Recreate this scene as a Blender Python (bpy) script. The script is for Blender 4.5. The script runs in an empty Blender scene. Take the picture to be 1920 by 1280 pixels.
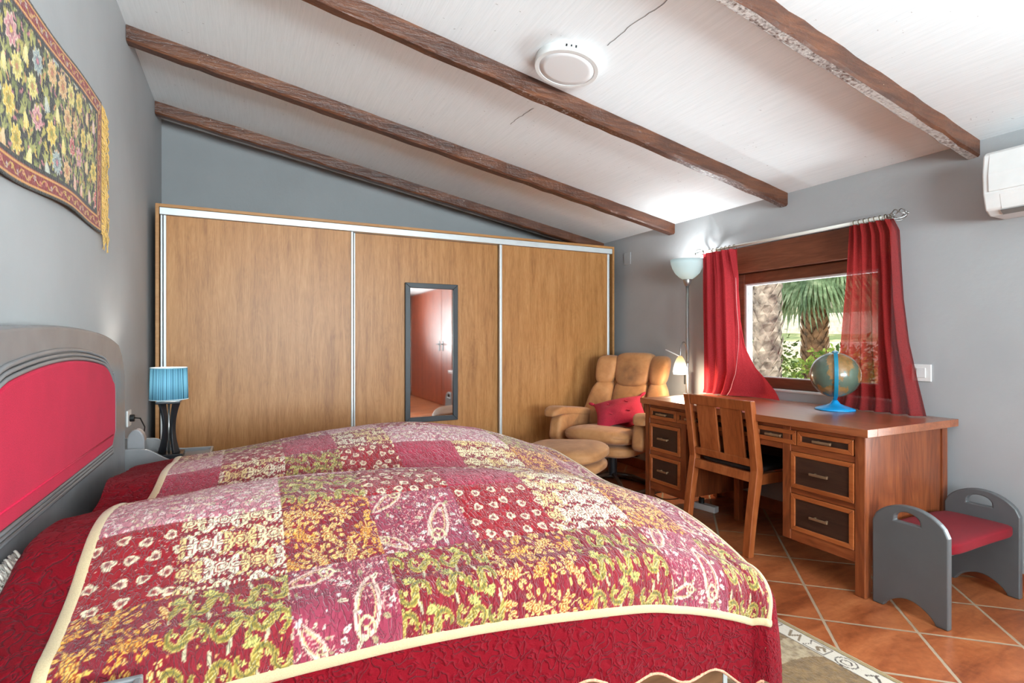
import bpy, bmesh, math, random
import numpy as np
from mathutils import Vector, Matrix
from math import sin, cos, pi, radians
random.seed(7); rng = np.random.default_rng(7)
scene = bpy.context.scene
COL = scene.collection

# ------------------------------------------------------------------ colours / node helpers
def lin(c):
    def f(x):
        x /= 255.0
        return x/12.92 if x <= 0.04045 else ((x+0.055)/1.055)**2.4
    return tuple(f(v) for v in c)
def C4(c): return (*lin(c), 1.0)

class N:
    """tiny node builder"""
    def __init__(s, name):
        s.m = bpy.data.materials.new(name); s.m.use_nodes = True
        s.t = s.m.node_tree; s.t.nodes.clear()
        s.out = s.t.nodes.new('ShaderNodeOutputMaterial')
    def n(s, typ, **kw):
        nd = s.t.nodes.new('ShaderNode'+typ)
        for k, v in kw.items():
            if k.startswith('i_'):
                key = k[2:]
                key = int(key) if key.isdigit() else key.replace('_', ' ')
                s.set(nd.inputs[key], v)
            else: setattr(nd, k, v)
        return nd
    def set(s, inp, v):
        if isinstance(v, bpy.types.NodeSocket): s.t.links.new(v, inp)
        elif isinstance(v, bpy.types.Node): s.t.links.new(v.outputs[0], inp)
        else:
            try: inp.default_value = v
            except Exception: inp.default_value = (*v, 1.0) if len(v) == 3 else v
    def obj(s, scale=(1, 1, 1), rot=(0, 0, 0), loc=(0, 0, 0), src='Object'):
        tc = s.n('TexCoord'); mp = s.n('Mapping')
        mp.inputs['Location'].default_value = loc
        mp.inputs['Scale'].default_value = scale; mp.inputs['Rotation'].default_value = rot
        s.t.links.new(tc.outputs[src], mp.inputs['Vector']); return mp.outputs[0]
    def math(s, op, a, b=0.0, c=None, clamp=False):
        nd = s.n('Math', operation=op, use_clamp=clamp)
        s.set(nd.inputs[0], a); s.set(nd.inputs[1], b)
        if c is not None: s.set(nd.inputs[2], c)
        return nd.outputs[0]
    def noise(s, vec, scale, detail=4, rough=.55, dist=0.0):
        nd = s.n('TexNoise'); s.set(nd.inputs['Vector'], vec)
        nd.inputs['Scale'].default_value = scale; nd.inputs['Detail'].default_value = detail
        nd.inputs['Roughness'].default_value = rough; nd.inputs['Distortion'].default_value = dist
        return nd.outputs[0]
    def ramp(s, fac, stops, interp='LINEAR'):
        nd = s.n('ValToRGB'); nd.color_ramp.interpolation = interp
        s.set(nd.inputs[0], fac); el = nd.color_ramp.elements
        while len(el) < len(stops): el.new(0.5)
        for e, (p, c) in zip(el, stops):
            e.position = p; e.color = C4(c) if max(c) > 1.001 else (*c, 1.0)
        return nd.outputs[0]
    def mix(s, fac, a, b, mode='MIX'):
        nd = s.n('Mix', data_type='RGBA', blend_type=mode)
        s.set(nd.inputs[0], fac)
        for i, v in ((6, a), (7, b)):
            if isinstance(v, tuple): nd.inputs[i].default_value = C4(v)
            else: s.set(nd.inputs[i], v)
        return nd.outputs[2]
    def bump(s, h, strength=.3, dist=.01):
        nd = s.n('Bump'); s.set(nd.inputs['Height'], h)
        nd.inputs['Strength'].default_value = strength; nd.inputs['Distance'].default_value = dist
        return nd.outputs[0]
    def pbr(s, col, rough=.5, normal=None, metal=0.0, **kw):
        p = s.n('BsdfPrincipled')
        if isinstance(col, tuple): p.inputs['Base Color'].default_value = C4(col)
        else: s.set(p.inputs['Base Color'], col)
        s.set(p.inputs['Roughness'], rough); p.inputs['Metallic'].default_value = metal
        if normal is not None: s.set(p.inputs['Normal'], normal)
        for k, v in kw.items(): s.set(p.inputs[k.replace('_', ' ')], v)
        s.t.links.new(p.outputs[0], s.out.inputs[0]); s.p = p; return s.m

def plain(name, col, rough=.5, metal=0.0, var=.06, bump=0.0, bscale=60, spec=.5):
    b = N(name); v = b.obj()
    nz = b.noise(v, 9, 3)
    dark = tuple(c*(1-var) for c in col); lite = tuple(min(255, c*(1+var)) for c in col)
    c = b.ramp(nz, [(.3, dark), (.7, lite)])
    nm = b.bump(b.noise(v, bscale, 3), bump, .004) if bump else None
    return b.pbr(c, rough, nm, metal, Specular_IOR_Level=spec)

def wood(name, dark, mid, light, axis='Z', scale=1.0, rough=.4, rings=.5, bump=.08, spec=.5, coat=0.0, coat_rough=.15):
    b = N(name)
    st = {'X': (.07, 1, 1), 'Y': (1, .07, 1), 'Z': (1, 1, .07)}[axis]
    st2 = {'X': (.22, 1, 1), 'Y': (1, .22, 1), 'Z': (1, 1, .22)}[axis]
    v = b.obj(scale=tuple(x*scale for x in st)); v2 = b.obj(scale=tuple(x*scale for x in st2))
    fine = b.noise(v, 95, 5, .65); broad = b.noise(v, 14, 4, .6, .6)
    rg = b.noise(v2, 5, 2, .5, .8)
    rg = b.math('FRACT', b.math('MULTIPLY', rg, 14.0)); rg = b.math('PINGPONG', rg, .5)
    f = b.math('ADD', b.math('MULTIPLY', broad, .55), b.math('MULTIPLY', fine, .45))
    f = b.math('ADD', f, b.math('MULTIPLY', b.math('SUBTRACT', rg, .25), rings*.5))
    c = b.ramp(f, [(.28, dark), (.5, mid), (.72, light)])
    nm = b.bump(fine, bump, .003)
    return b.pbr(c, rough, nm, Specular_IOR_Level=spec, Coat_Weight=coat, Coat_Roughness=coat_rough)

def fabric(name, col, scale=500, rough=.95, var=.14, bump=.25, sheen=.3):
    b = N(name); v = b.obj()
    w = b.noise(v, scale, 2, .6); l = b.noise(v, 7, 3)
    f = b.math('ADD', b.math('MULTIPLY', w, .7), b.math('MULTIPLY', l, .3))
    c = b.ramp(f, [(.3, tuple(x*(1-var) for x in col)), (.7, tuple(min(255, x*(1+var)) for x in col))])
    return b.pbr(c, rough, b.bump(w, bump, .002), Sheen_Weight=sheen, Sheen_Roughness=.5, Specular_IOR_Level=.2)

# ------------------------------------------------------------------ object helpers
def prop(o, label=None, cat=None, group=None, kind=None):
    if label: o['label'] = label
    if cat: o['category'] = cat
    if group: o['group'] = group
    if kind: o['kind'] = kind
    return o
def empty(name, loc, label, cat, group=None):
    o = bpy.data.objects.new(name, None); COL.objects.link(o)
    o.location = loc; o.empty_display_size = .1
    return prop(o, label, cat, group)
def world_loc(o):
    v = Vector((0, 0, 0))
    while o: v += o.location; o = o.parent
    return v
def link(name, me, mat, parent=None, smooth=False, origin=None):
    """me holds world coordinates; the object is placed on its parent (or on origin)"""
    o = bpy.data.objects.new(name, me); COL.objects.link(o)
    if parent is not None:
        o.parent = parent; me.transform(Matrix.Translation(-world_loc(parent)))
    elif origin is not None:
        me.transform(Matrix.Translation(-Vector(origin))); o.location = origin
    if mat:
        for m in (mat if isinstance(mat, list) else [mat]): me.materials.append(m)
    if smooth: me.polygons.foreach_set('use_smooth', [True]*len(me.polygons))
    return o

class MB:
    """collects shapes, links them as ONE mesh"""
    def __init__(s): s.v = []; s.f = []; s.mi = []; s.cur = 0
    def add(s, vs, fs):
        n = len(s.v); s.v += [tuple(p) for p in vs]; s.f += [tuple(i+n for i in f) for f in fs]
        s.mi += [s.cur]*len(fs); return s
    def box(s, a, b):
        (x0, y0, z0), (x1, y1, z1) = a, b
        x0, x1 = min(x0, x1), max(x0, x1); y0, y1 = min(y0, y1), max(y0, y1); z0, z1 = min(z0, z1), max(z0, z1)
        return s.add([(x0,y0,z0),(x1,y0,z0),(x1,y1,z0),(x0,y1,z0),(x0,y0,z1),(x1,y0,z1),(x1,y1,z1),(x0,y1,z1)],
                     [(0,3,2,1),(4,5,6,7),(0,1,5,4),(1,2,6,5),(2,3,7,6),(3,0,4,7)])
    def hexa(s, pts):   # 8 points ordered like box
        return s.add(pts, [(0,3,2,1),(4,5,6,7),(0,1,5,4),(1,2,6,5),(2,3,7,6),(3,0,4,7)])
    def rev(s, base, prof, n=32, axis=(0,0,1), cap=True):
        """lathe: prof = [(r, h)] about axis through base"""
        ax = Vector(axis).normalized()
        e1 = ax.orthogonal().normalized(); e2 = ax.cross(e1); bs = Vector(base)
        vs = []; fs = []
        for r, h in prof:
            for k in range(n):
                a = 2*pi*k/n; vs.append(bs+ax*h+(e1*cos(a)+e2*sin(a))*r)
        for i in range(len(prof)-1):
            for k in range(n):
                k2 = (k+1) % n; fs.append((i*n+k, i*n+k2, (i+1)*n+k2, (i+1)*n+k))
        if cap:
            fs.append(tuple(range(n-1, -1, -1))); fs.append(tuple((len(prof)-1)*n+k for k in range(n)))
        return s.add(vs, fs)
    def cyl(s, a, b, r, n=20, r2=None):
        a, b = Vector(a), Vector(b); L = (b-a).length
        return s.rev(a, [(r, 0), (r if r2 is None else r2, L)], n, b-a)
    def tube(s, pts, r, n=10, closed=False):
        P = [Vector(p) for p in pts]; m = len(P); R = r if isinstance(r, (list, tuple)) else [r]*m
        vs = []; fs = []; prev = None
        for i in range(m):
            t = (P[(i+1) % m]-P[i-1]) if closed else (P[min(i+1, m-1)]-P[max(i-1, 0)])
            t.normalize()
            if prev is None: e1 = t.orthogonal().normalized()
            else:
                e1 = prev-t*prev.dot(t)
                e1 = e1.normalized() if e1.length > 1e-6 else t.orthogonal().normalized()
            prev = e1; e2 = t.cross(e1)
            for k in range(n):
                a = 2*pi*k/n; vs.append(P[i]+(e1*cos(a)+e2*sin(a))*R[i])
        q = m if closed else m-1
        for i in range(q):
            j = (i+1) % m
            for k in range(n):
                k2 = (k+1) % n; fs.append((i*n+k, i*n+k2, j*n+k2, j*n+k))
        if not closed:
            fs.append(tuple(range(n-1, -1, -1))); fs.append(tuple((m-1)*n+k for k in range(n)))
        return s.add(vs, fs)
    def prism(s, poly, place, d0, d1):
        """poly 2D outline; place(p, d) -> 3D; extruded d0..d1"""
        n = len(poly)
        vs = [place(p, d0) for p in poly]+[place(p, d1) for p in poly]
        fs = [tuple(range(n-1, -1, -1)), tuple(range(n, 2*n))]
        fs += [(i, (i+1) % n, n+(i+1) % n, n+i) for i in range(n)]
        return s.add(vs, fs)
    def puff(s, half, fn, e=4.0, n=14):
        """superellipsoid box: fn maps local (x,y,z) to world"""
        vs = []; fs = []; idx = {}
        def vid(u):
            k = tuple(round(c, 5) for c in u)
            if k not in idx:
                q = sum(abs(c)**e for c in u)**(-1.0/e)
                idx[k] = len(vs); vs.append(fn(half[0]*u[0]*q, half[1]*u[1]*q, half[2]*u[2]*q))
            return idx[k]
        g = [-1+2*i/n for i in range(n+1)]
        g = [math.tan(x*pi/4) if True else x for x in g]
        for ax in range(3):
            for sg in (-1, 1):
                for i in range(n):
                    for j in range(n):
                        q = []
                        for (a, b) in ((i, j), (i+1, j), (i+1, j+1), (i, j+1)):
                            u = [0, 0, 0]; u[ax] = sg; u[(ax+1) % 3] = g[a]; u[(ax+2) % 3] = g[b]; q.append(vid(u))
                        fs.append(tuple(q) if sg > 0 else tuple(reversed(q)))
        return s.add(vs, fs)
    def grid(s, nu, nv, fn):
        vs = [fn(i/nu, j/nv) for i in range(nu+1) for j in range(nv+1)]
        w = nv+1
        return s.add(vs, [(i*w+j, (i+1)*w+j, (i+1)*w+j+1, i*w+j+1) for i in range(nu) for j in range(nv)])
    def mesh(s, name):
        me = bpy.data.meshes.new(name); me.from_pydata(s.v, [], s.f); me.update()
        if any(s.mi): me.polygons.foreach_set('material_index', s.mi)
        return me
    def build(s, name, mat, parent=None, smooth=False, bevel=0.0, seg=2, origin=None, fix=True):
        me = s.mesh(name)
        if fix or bevel:
            bm = bmesh.new(); bm.from_mesh(me)
            if fix: bmesh.ops.recalc_face_normals(bm, faces=bm.faces)
            bm.to_mesh(me); bm.free()
        o = link(name, me, mat, parent, smooth, origin)
        if bevel:
            md = o.modifiers.new('bevel', 'BEVEL'); md.width = bevel; md.segments = seg
            md.limit_method = 'ANGLE'; md.angle_limit = radians(40); md.harden_normals = False
        return o
def smooth_by_angle(o, deg=40):
    me = o.data; me.polygons.foreach_set('use_smooth', [True]*len(me.polygons))
    bm = bmesh.new(); bm.from_mesh(me)
    for e in bm.edges:
        if len(e.link_faces) == 2 and e.calc_face_angle(0) > radians(deg): e.smooth = False
    bm.to_mesh(me); bm.free(); return o

def fast_grid(name, P, colors=None, uv=None, flip=False):
    """P (nu,nv,3) numpy grid -> mesh, optional per-vertex colour and uv"""
    nu, nv = P.shape[:2]; me = bpy.data.meshes.new(name)
    me.vertices.add(nu*nv); me.vertices.foreach_set('co', P.reshape(-1).astype(np.float32))
    i = np.arange(nu*nv).reshape(nu, nv)
    q = np.stack([i[:-1, :-1], i[1:, :-1], i[1:, 1:], i[:-1, 1:]], -1).reshape(-1, 4)
    if flip: q = q[:, ::-1]
    nf = len(q)
    me.loops.add(nf*4); me.loops.foreach_set('vertex_index', q.reshape(-1).astype(np.int32))
    me.polygons.add(nf); me.polygons.foreach_set('loop_start', (np.arange(nf)*4).astype(np.int32))
    me.polygons.foreach_set('loop_total', np.full(nf, 4, np.int32))
    me.update(calc_edges=True); me.validate()
    me.polygons.foreach_set('use_smooth', np.ones(nf, bool))
    if colors is not None:
        at = me.color_attributes.new('pattern', 'FLOAT_COLOR', 'POINT')
        c = np.ones((nu*nv, 4), np.float32); c[:, :3] = colors.reshape(-1, 3)
        at.data.foreach_set('color', c.reshape(-1))
    if uv is not None:
        l = me.uv_layers.new(name='UVMap')
        l.data.foreach_set('uv', uv.reshape(-1, 2)[q.reshape(-1)].reshape(-1).astype(np.float32))
    return me

# numpy value noise
_tab = np.random.default_rng(3).random((256, 256))
def vnoise(x, y):
    xi = np.floor(x).astype(int); yi = np.floor(y).astype(int); fx = x-xi; fy = y-yi
    fx = fx*fx*(3-2*fx); fy = fy*fy*(3-2*fy)
    g = lambda a, b: _tab[a & 255, b & 255]
    return (g(xi, yi)*(1-fx)+g(xi+1, yi)*fx)*(1-fy)+(g(xi, yi+1)*(1-fx)+g(xi+1, yi+1)*fx)*fy
def fbm(x, y, o=3):
    r = 0; a = .5
    for k in range(o): r = r+a*vnoise(x*2**k+k*17, y*2**k+k*31); a *= .5
    return r/(1-.5**o)

# ------------------------------------------------------------------ place constants (metres; camera foot at the origin)
XL, XR, YB, YF = -.5625, 3.2, 4.75, -3.0
def ceil_z(x): return 2.127+.18*(XR-x)
EYE = 1.15
# ================================================================== MATERIALS
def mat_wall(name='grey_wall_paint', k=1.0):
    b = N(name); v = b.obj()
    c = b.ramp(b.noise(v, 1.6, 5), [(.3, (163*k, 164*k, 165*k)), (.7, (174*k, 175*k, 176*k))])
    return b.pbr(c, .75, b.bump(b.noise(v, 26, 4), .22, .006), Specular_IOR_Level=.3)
def mat_ceiling():
    b = N('white_ceiling_plaster'); v = b.obj(scale=(1, .035, 1))
    lines = b.noise(v, 120, 4, .7); v0 = b.obj()
    spk = b.noise(v0, 55, 2, .5); patch = b.noise(v0, .9, 2)
    sm = b.math('MULTIPLY', b.math('GREATER_THAN', spk, .735), b.math('GREATER_THAN', patch, .44))
    base = b.ramp(lines, [(.2, (232, 238, 240)), (.6, (243, 248, 250))])
    col = b.mix(b.math('MULTIPLY', sm, .5), base, (150, 146, 142))
    h = b.math('SUBTRACT', lines, b.math('MULTIPLY', sm, .8))
    return b.pbr(col, .8, b.bump(h, .22, .004), Specular_IOR_Level=.3)
def mat_floor():
    b = N('terracotta_tiles')
    a = radians(-43.0); ox, oy = 2.137, 1.424; T = .335
    tc = b.n('TexCoord'); mp = b.n('Mapping', vector_type='POINT')
    mp.vector_type = 'TEXTURE'
    mp.inputs['Location'].default_value = (ox, oy, 0); mp.inputs['Rotation'].default_value = (0, 0, a)
    b.t.links.new(tc.outputs['Object'], mp.inputs[0])
    sep = b.n('SeparateXYZ'); b.t.links.new(mp.outputs[0], sep.inputs[0])
    def cell(o):
        q = b.math('DIVIDE', o, T); fl = b.math('FLOOR', q); fr = b.math('SUBTRACT', q, fl)
        return fl, b.math('MULTIPLY', b.math('PINGPONG', fr, .5), T)
    fx, dx = cell(sep.outputs[0]); fy, dy = cell(sep.outputs[1])
    edge = b.math('MINIMUM', dx, dy)
    wob = b.math('MULTIPLY', b.math('SUBTRACT', b.noise(b.obj(), 30, 2), .5), .004)
    edge = b.math('ADD', edge, wob)
    grout = b.math('SUBTRACT', 1.0, b.math('SMOOTH_MIN', 1.0, b.math('MULTIPLY', b.math('MAXIMUM', b.math('SUBTRACT', edge, .0045), 0.0), 400.0), .2), clamp=True)
    cb = b.n('CombineXYZ'); b.set(cb.inputs[0], fx); b.set(cb.inputs[1], fy)
    wn = b.n('TexWhiteNoise', noise_dimensions='3D'); b.t.links.new(cb.outputs[0], wn.inputs['Vector'])
    v = b.obj(scale=(1, 1, 1)); streak = b.obj(scale=(.5, 1.6, 1), rot=(0, 0, .3))
    n1 = b.noise(streak, 5.5, 6, .62, .7); n2 = b.noise(v, 40, 4, .6)
    f = b.math('ADD', b.math('MULTIPLY', n1, .75), b.math('MULTIPLY', n2, .25))
    f = b.math('ADD', f, b.math('MULTIPLY', b.math('SUBTRACT', wn.outputs[0], .5), .10))
    col = b.ramp(f, [(.30, (120, 58, 32)), (.45, (160, 86, 49)), (.60, (187, 110, 67)), (.78, (210, 132, 84))])
    col = b.mix(grout, col, (168, 144, 118))
    h = b.math('SUBTRACT', b.math('MULTIPLY', n1, .4), grout)
    rg = b.math('ADD', .32, b.math('MULTIPLY', grout, .5))
    return b.pbr(col, rg, b.bump(h, .3, .006), Specular_IOR_Level=.45)
def mat_beam(painted_sheen=0.0):
    b = N('dark_stained_beam_wood'); v = b.obj(scale=(.09, 1, 1)); v0 = b.obj()
    f1 = b.noise(v, 60, 6, .7, .4); f2 = b.noise(v, 12, 4, .6, .8); big = b.noise(v0, 2.2, 3)
    f = b.math('ADD', b.math('MULTIPLY', f1, .5), b.math('MULTIPLY', f2, .5))
    f = b.math('ADD', f, b.math('MULTIPLY', b.math('SUBTRACT', big, .5), .25))
    c = b.ramp(f, [(.28, (36, 18, 11)), (.46, (76, 41, 24)), (.6, (106, 62, 38)), (.78, (142, 94, 62))])
    fleck = b.math('GREATER_THAN', b.noise(v0, 34, 2), .76)
    c = b.mix(fleck, c, (208, 186, 160))
    if painted_sheen:   # window sheen on the underside, painted in as pale streaks
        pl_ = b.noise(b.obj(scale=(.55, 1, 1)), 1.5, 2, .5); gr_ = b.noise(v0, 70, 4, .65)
        k_ = b.math('MULTIPLY', b.math('SUBTRACT', b.math('ADD', b.math('MULTIPLY', pl_, 1.2), b.math('MULTIPLY', gr_, .8)), 1.14-painted_sheen*.2), 5.0, clamp=True)
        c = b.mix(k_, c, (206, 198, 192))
    hb = b.math('ADD', f1, b.math('MULTIPLY', b.noise(v0, 48, 3), .8))
    return b.pbr(c, .36, b.bump(hb, .55, .008), Specular_IOR_Level=.6)
M_wall = mat_wall(); M_wallback = mat_wall('grey_wall_paint_in_shade', .84); M_ceil = mat_ceiling(); M_floor = mat_floor(); M_beam = mat_beam(); M_under = [M_beam, mat_beam(.35), mat_beam(1.25)]
M_skirt = plain('terracotta_skirting', (150, 78, 48), .4, var=.15, bump=.1)
M_white = plain('white_enamel', (226, 226, 224), .4, var=.02)
M_whiteplastic = plain('white_plastic', (230, 229, 226), .35, var=.015)
M_alu = plain('pale_aluminium', (214, 218, 218), .38, metal=.35, var=.02)
M_chrome = plain('brushed_steel', (172, 172, 170), .28, metal=.9, var=.03)
M_black = plain('black_lacquer', (28, 30, 34), .3, var=.1)
M_blackframe = plain('charcoal_frame', (44, 47, 51), .42, var=.08)
M_lamin = wood('oak_laminate', (130, 80, 38), (170, 116, 64), (192, 140, 86), 'Z', 1.7, .42, .16, .05, .4)
M_laminE = wood('oak_laminate_edge', (146, 98, 54), (170, 120, 70), (184, 136, 84), 'X', 1.0, .45, .2, .04, .4)
M_desk = wood('red_brown_hardwood', (92, 42, 22), (134, 68, 36), (164, 92, 52), 'Y', 1.0, .3, .45, .06, .5, .25)
M_deskZ = wood('red_brown_hardwood_upright', (88, 40, 21), (130, 66, 35), (160, 90, 50), 'Z', 1.0, .33, .45, .06, .5, .2)
M_deskrim = wood('orange_hardwood_rim', (134, 66, 30), (164, 88, 44), (182, 104, 56), 'Y', 1.0, .33, .3, .05, .5, .2)
M_darkpanel = wood('dark_wenge_panel', (40, 24, 18), (58, 37, 28), (74, 50, 38), 'Y', 1.2, .36, .3, .05)
M_chair = wood('chair_hardwood', (116, 56, 26), (154, 80, 40), (178, 102, 56), 'Z', 1.0, .34, .35, .05, .5, .2)
M_window = wood('brown_window_wood', (84, 44, 26), (112, 62, 40), (134, 80, 54), 'Y', 1.0, .4, .35, .05)
M_door = wood('orange_door_wood', (112, 40, 14), (146, 58, 22), (168, 78, 34), 'Z', .8, .42, .5, .03, .5, .1)
M_base = wood('bed_base_wood', (86, 54, 34), (116, 78, 50), (138, 98, 66), 'X', 1.0, .45, .3)
M_grey = plain('grey_satin_paint', (126, 125, 126), .27, var=.03)
M_greystool = plain('slate_satin_paint', (90, 91, 92), .38, var=.03)
M_redfab = fabric('crimson_upholstery', (182, 28, 60), 420, .95, .12, .2, .04)
M_redseat = fabric('dark_red_upholstery', (116, 14, 26), 420, .95, .12, .2, .03)
M_cushion = fabric('raspberry_cloth', (168, 40, 60), 260, .95, .2, .5, .05)
M_handle = plain('brass_handle', (176, 148, 116), .34, metal=.75, var=.06)
M_bluebase = plain('sky_blue_plastic', (28, 150, 214), .3, var=.03)
M_cable = plain('black_cable', (22, 22, 23), .5)
M_padblack = plain('black_leather_pad', (34, 31, 31), .45, bump=.1)
def mat_leather():
    b = N('tan_suede_leather'); v = b.obj()
    n1 = b.noise(v, 5, 5, .6, .5); n2 = b.noise(v, 180, 3, .6); n3 = b.noise(v, 14, 3, .5, .6)
    f = b.math('ADD', b.math('MULTIPLY', n1, .65), b.math('MULTIPLY', n3, .35))
    c = b.ramp(f, [(.28, (134, 88, 52)), (.5, (172, 118, 72)), (.72, (192, 140, 92))])
    h = b.math('ADD', b.math('MULTIPLY', n2, .3), n3)
    return b.pbr(c, .62, b.bump(h, .28, .012), Sheen_Weight=.15, Specular_IOR_Level=.35)
M_leather = mat_leather()
def mat_glass(name, tint=(1, 1, 1), refl=1.0):
    b = N(name); tr = b.n('BsdfTransparent'); tr.inputs[0].default_value = (*tint, 1)
    gl = b.n('BsdfGlossy'); gl.inputs['Roughness'].default_value = .02
    fr = b.n('Fresnel'); fr.inputs[0].default_value = 1.45
    mx = b.n('MixShader'); b.set(mx.inputs[0], b.math('MULTIPLY', fr.outputs[0], refl))
    b.t.links.new(tr.outputs[0], mx.inputs[1]); b.t.links.new(gl.outputs[0], mx.inputs[2])
    b.t.links.new(mx.outputs[0], b.out.inputs[0]); return b.m
M_pane = mat_glass('window_glass', (.97, .98, .98), .6)
M_smoke = mat_glass('smoky_acrylic', (.62, .63, .65), 1.4)
def mat_emit(name, col, strength):
    b = N(name); e = b.n('Emission'); e.inputs[0].default_value = C4(col); e.inputs[1].default_value = strength
    b.t.links.new(e.outputs[0], b.out.inputs[0]); return b.m
def mat_trans(name, col, trans=.5, rough=.6, see=0.0, scale=0, stripes=None):
    b = N(name)
    c = None
    if stripes:
        tc = b.n('TexCoord'); w = b.n('SeparateXYZ'); b.t.links.new(tc.outputs['Object'], w.inputs[0])
        at = b.math('ARCTAN2', w.outputs[1], w.outputs[0])
        s = b.noise(b.n('CombineXYZ', i_0=b.math('MULTIPLY', at, 9.0)).outputs[0], 2.2, 2, .6)
        c = b.ramp(s, stripes)
    elif scale:
        c = b.ramp(b.noise(b.obj(), scale, 2), [(.3, tuple(x*.86 for x in col)), (.7, tuple(min(255, x*1.1) for x in col))])
    d = b.n('BsdfDiffuse'); t = b.n('BsdfTranslucent')
    for nd in (d, t):
        if c is not None: b.t.links.new(c, nd.inputs[0])
        else: nd.inputs[0].default_value = C4(col)
    m = b.n('MixShader'); m.inputs[0].default_value = trans
    b.t.links.new(d.outputs[0], m.inputs[1]); b.t.links.new(t.outputs[0], m.inputs[2]); last = m
    if see:
        tr = b.n('BsdfTransparent'); m2 = b.n('MixShader'); m2.inputs[0].default_value = see
        b.t.links.new(m.outputs[0], m2.inputs[1]); b.t.links.new(tr.outputs[0], m2.inputs[2]); last = m2
    b.t.links.new(last.outputs[0], b.out.inputs[0]); return b.m
M_curtain = mat_trans('red_curtain_cloth', (186, 58, 64), .38, see=.0, scale=300)
M_sheer = mat_trans('thin_red_curtain_cloth', (150, 44, 44), .35, see=.12, scale=300)

# ================================================================== ROOM SHELL
def struct(name, mb, mat, parent=None, **k):
    o = mb.build(name, mat, parent, **k)
    if parent is None: o['kind'] = 'structure'
    return o
struct('floor', MB().box((XL-.3, YF-.2, -.1), (XR+.3, YB+.2, 0)), M_floor)
hl, hr = ceil_z(XL-.25), ceil_z(XR+.3)
struct('ceiling', MB().hexa([(XL-.25, YF-.15, hl), (XR+.3, YF-.15, hr), (XR+.3, YB+.15, hr), (XL-.25, YB+.15, hl),
    (XL-.25, YF-.15, hl+.2), (XR+.3, YF-.15, hr+.2), (XR+.3, YB+.15, hr+.2), (XL-.25, YB+.15, hl+.2)]), M_ceil)
zt = lambda x: ceil_z(x)+.03
struct('wall_left', MB().box((XL-.2, YF-.15, 0), (XL, YB+.15, zt(XL))), M_wall)
struct('wall_back', MB().prism([(XL, 0), (XR, 0), (XR, zt(XR)), (XL, zt(XL))], lambda p, d: (p[0], d, p[1]), YB, YB+.15), M_wallback)  # shade above the wardrobe put into the paint as a darker grey
WY0, WY1, WZ0, WZ1 = 1.74, 2.875, .815, 1.83
UY0, UZ0, UZ1 = -.38, .35, 1.55      # added unseen window beside the camera, lets fill light onto the left wall
w = MB(); x0, x1 = XR, XR+.14
w.box((x0, .95, 0), (x1, WY0, zt(XR)-.02)).box((x0, WY1, 0), (x1, YB+.15, zt(XR)-.02)).box((x0, YF-.15, 0), (x1, UY0, zt(XR)-.02))
w.box((x0, UY0, 0), (x1, .95, UZ0)).box((x0, UY0, UZ1), (x1, .95, zt(XR)-.02))
w.box((x0, WY0, 0), (x1, WY1, WZ0)).box((x0, WY0, WZ1), (x1, WY1, zt(XR)-.02))
struct('wall_right', w, M_wall)
VX0, VX1, VZ0, VZ1 = -.3, 2.4, .75, 2.1     # added wide unseen window behind the camera, for fill light
w = MB(); place = lambda p, d: (p[0], d, p[1])
w.prism([(XL, 0), (VX0, 0), (VX0, zt(VX0)), (XL, zt(XL))], place, YF-.15, YF)
w.prism([(VX1, 0), (XR, 0), (XR, zt(XR)), (VX1, zt(VX1))], place, YF-.15, YF)
w.prism([(VX0, 0), (VX1, 0), (VX1, VZ0), (VX0, VZ0)], place, YF-.15, YF)
w.prism([(VX0, VZ1), (VX1, VZ1), (VX1, zt(VX1)), (VX0, zt(VX0))], place, YF-.15, YF)
struct('wall_front', w, M_wall)
def win_frame(x0, x1, z0, z1, y0, y1, t):
    m = MB()
    m.box((x0, y0, z0), (x0+t, y1, z1)).box((x1-t, y0, z0), (x1, y1, z1))
    m.box((x0+t, y0, z0), (x1-t, y1, z0+t)).box((x0+t, y0, z1-t), (x1-t, y1, z1)); return m
w2 = empty('added_window_2', (0, YF-.08, VZ0), None, None); w2['kind'] = 'structure'
m = win_frame(VX0, VX1, VZ0, VZ1, YF-.11, YF-.05, .06); cx = (VX0+VX1)/2
m.box((cx-.04, YF-.11, VZ0+.06), (cx+.04, YF-.05, VZ1-.06))
m.build('window_frame', M_window, w2, bevel=.004)  # frame of the added unseen window behind the camera
MB().box((VX0+.06, YF-.082, VZ0+.06), (VX1-.06, YF-.078, VZ1-.06)).build('window_pane', M_pane, w2)  # pane of the added unseen window behind the camera
w3 = empty('added_window_3', (XR+.1, (UY0+.95)/2, UZ0), None, None); w3['kind'] = 'structure'
m = MB(); t = .06; ya, yb = UY0, .95
m.box((XR+.06, ya, UZ0), (XR+.12, ya+t, UZ1)).box((XR+.06, yb-t, UZ0), (XR+.12, yb, UZ1)).box((XR+.06, ya+t, UZ0), (XR+.12, yb-t, UZ0+t)).box((XR+.06, ya+t, UZ1-t), (XR+.12, yb-t, UZ1))
m.build('window_frame', M_window, w3, bevel=.004)  # frame of the added unseen window beside the camera
MB().box((XR+.088, ya+t, UZ0+t), (XR+.092, yb-t, UZ1-t)).build('window_pane', M_pane, w3)  # pane of the added unseen window beside the camera
# skirting
struct('baseboard_right', MB().box((XR-.012, YF, 0), (XR, YB, .085)), M_skirt, bevel=.003)
struct('baseboard_left', MB().box((XL, YF, 0), (XL+.012, YB, .085)), M_skirt, bevel=.003)
struct('baseboard_back', MB().box((XL+.012, YB-.012, 0), (XR-.012, YB, .085)), M_skirt, bevel=.003)
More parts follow.
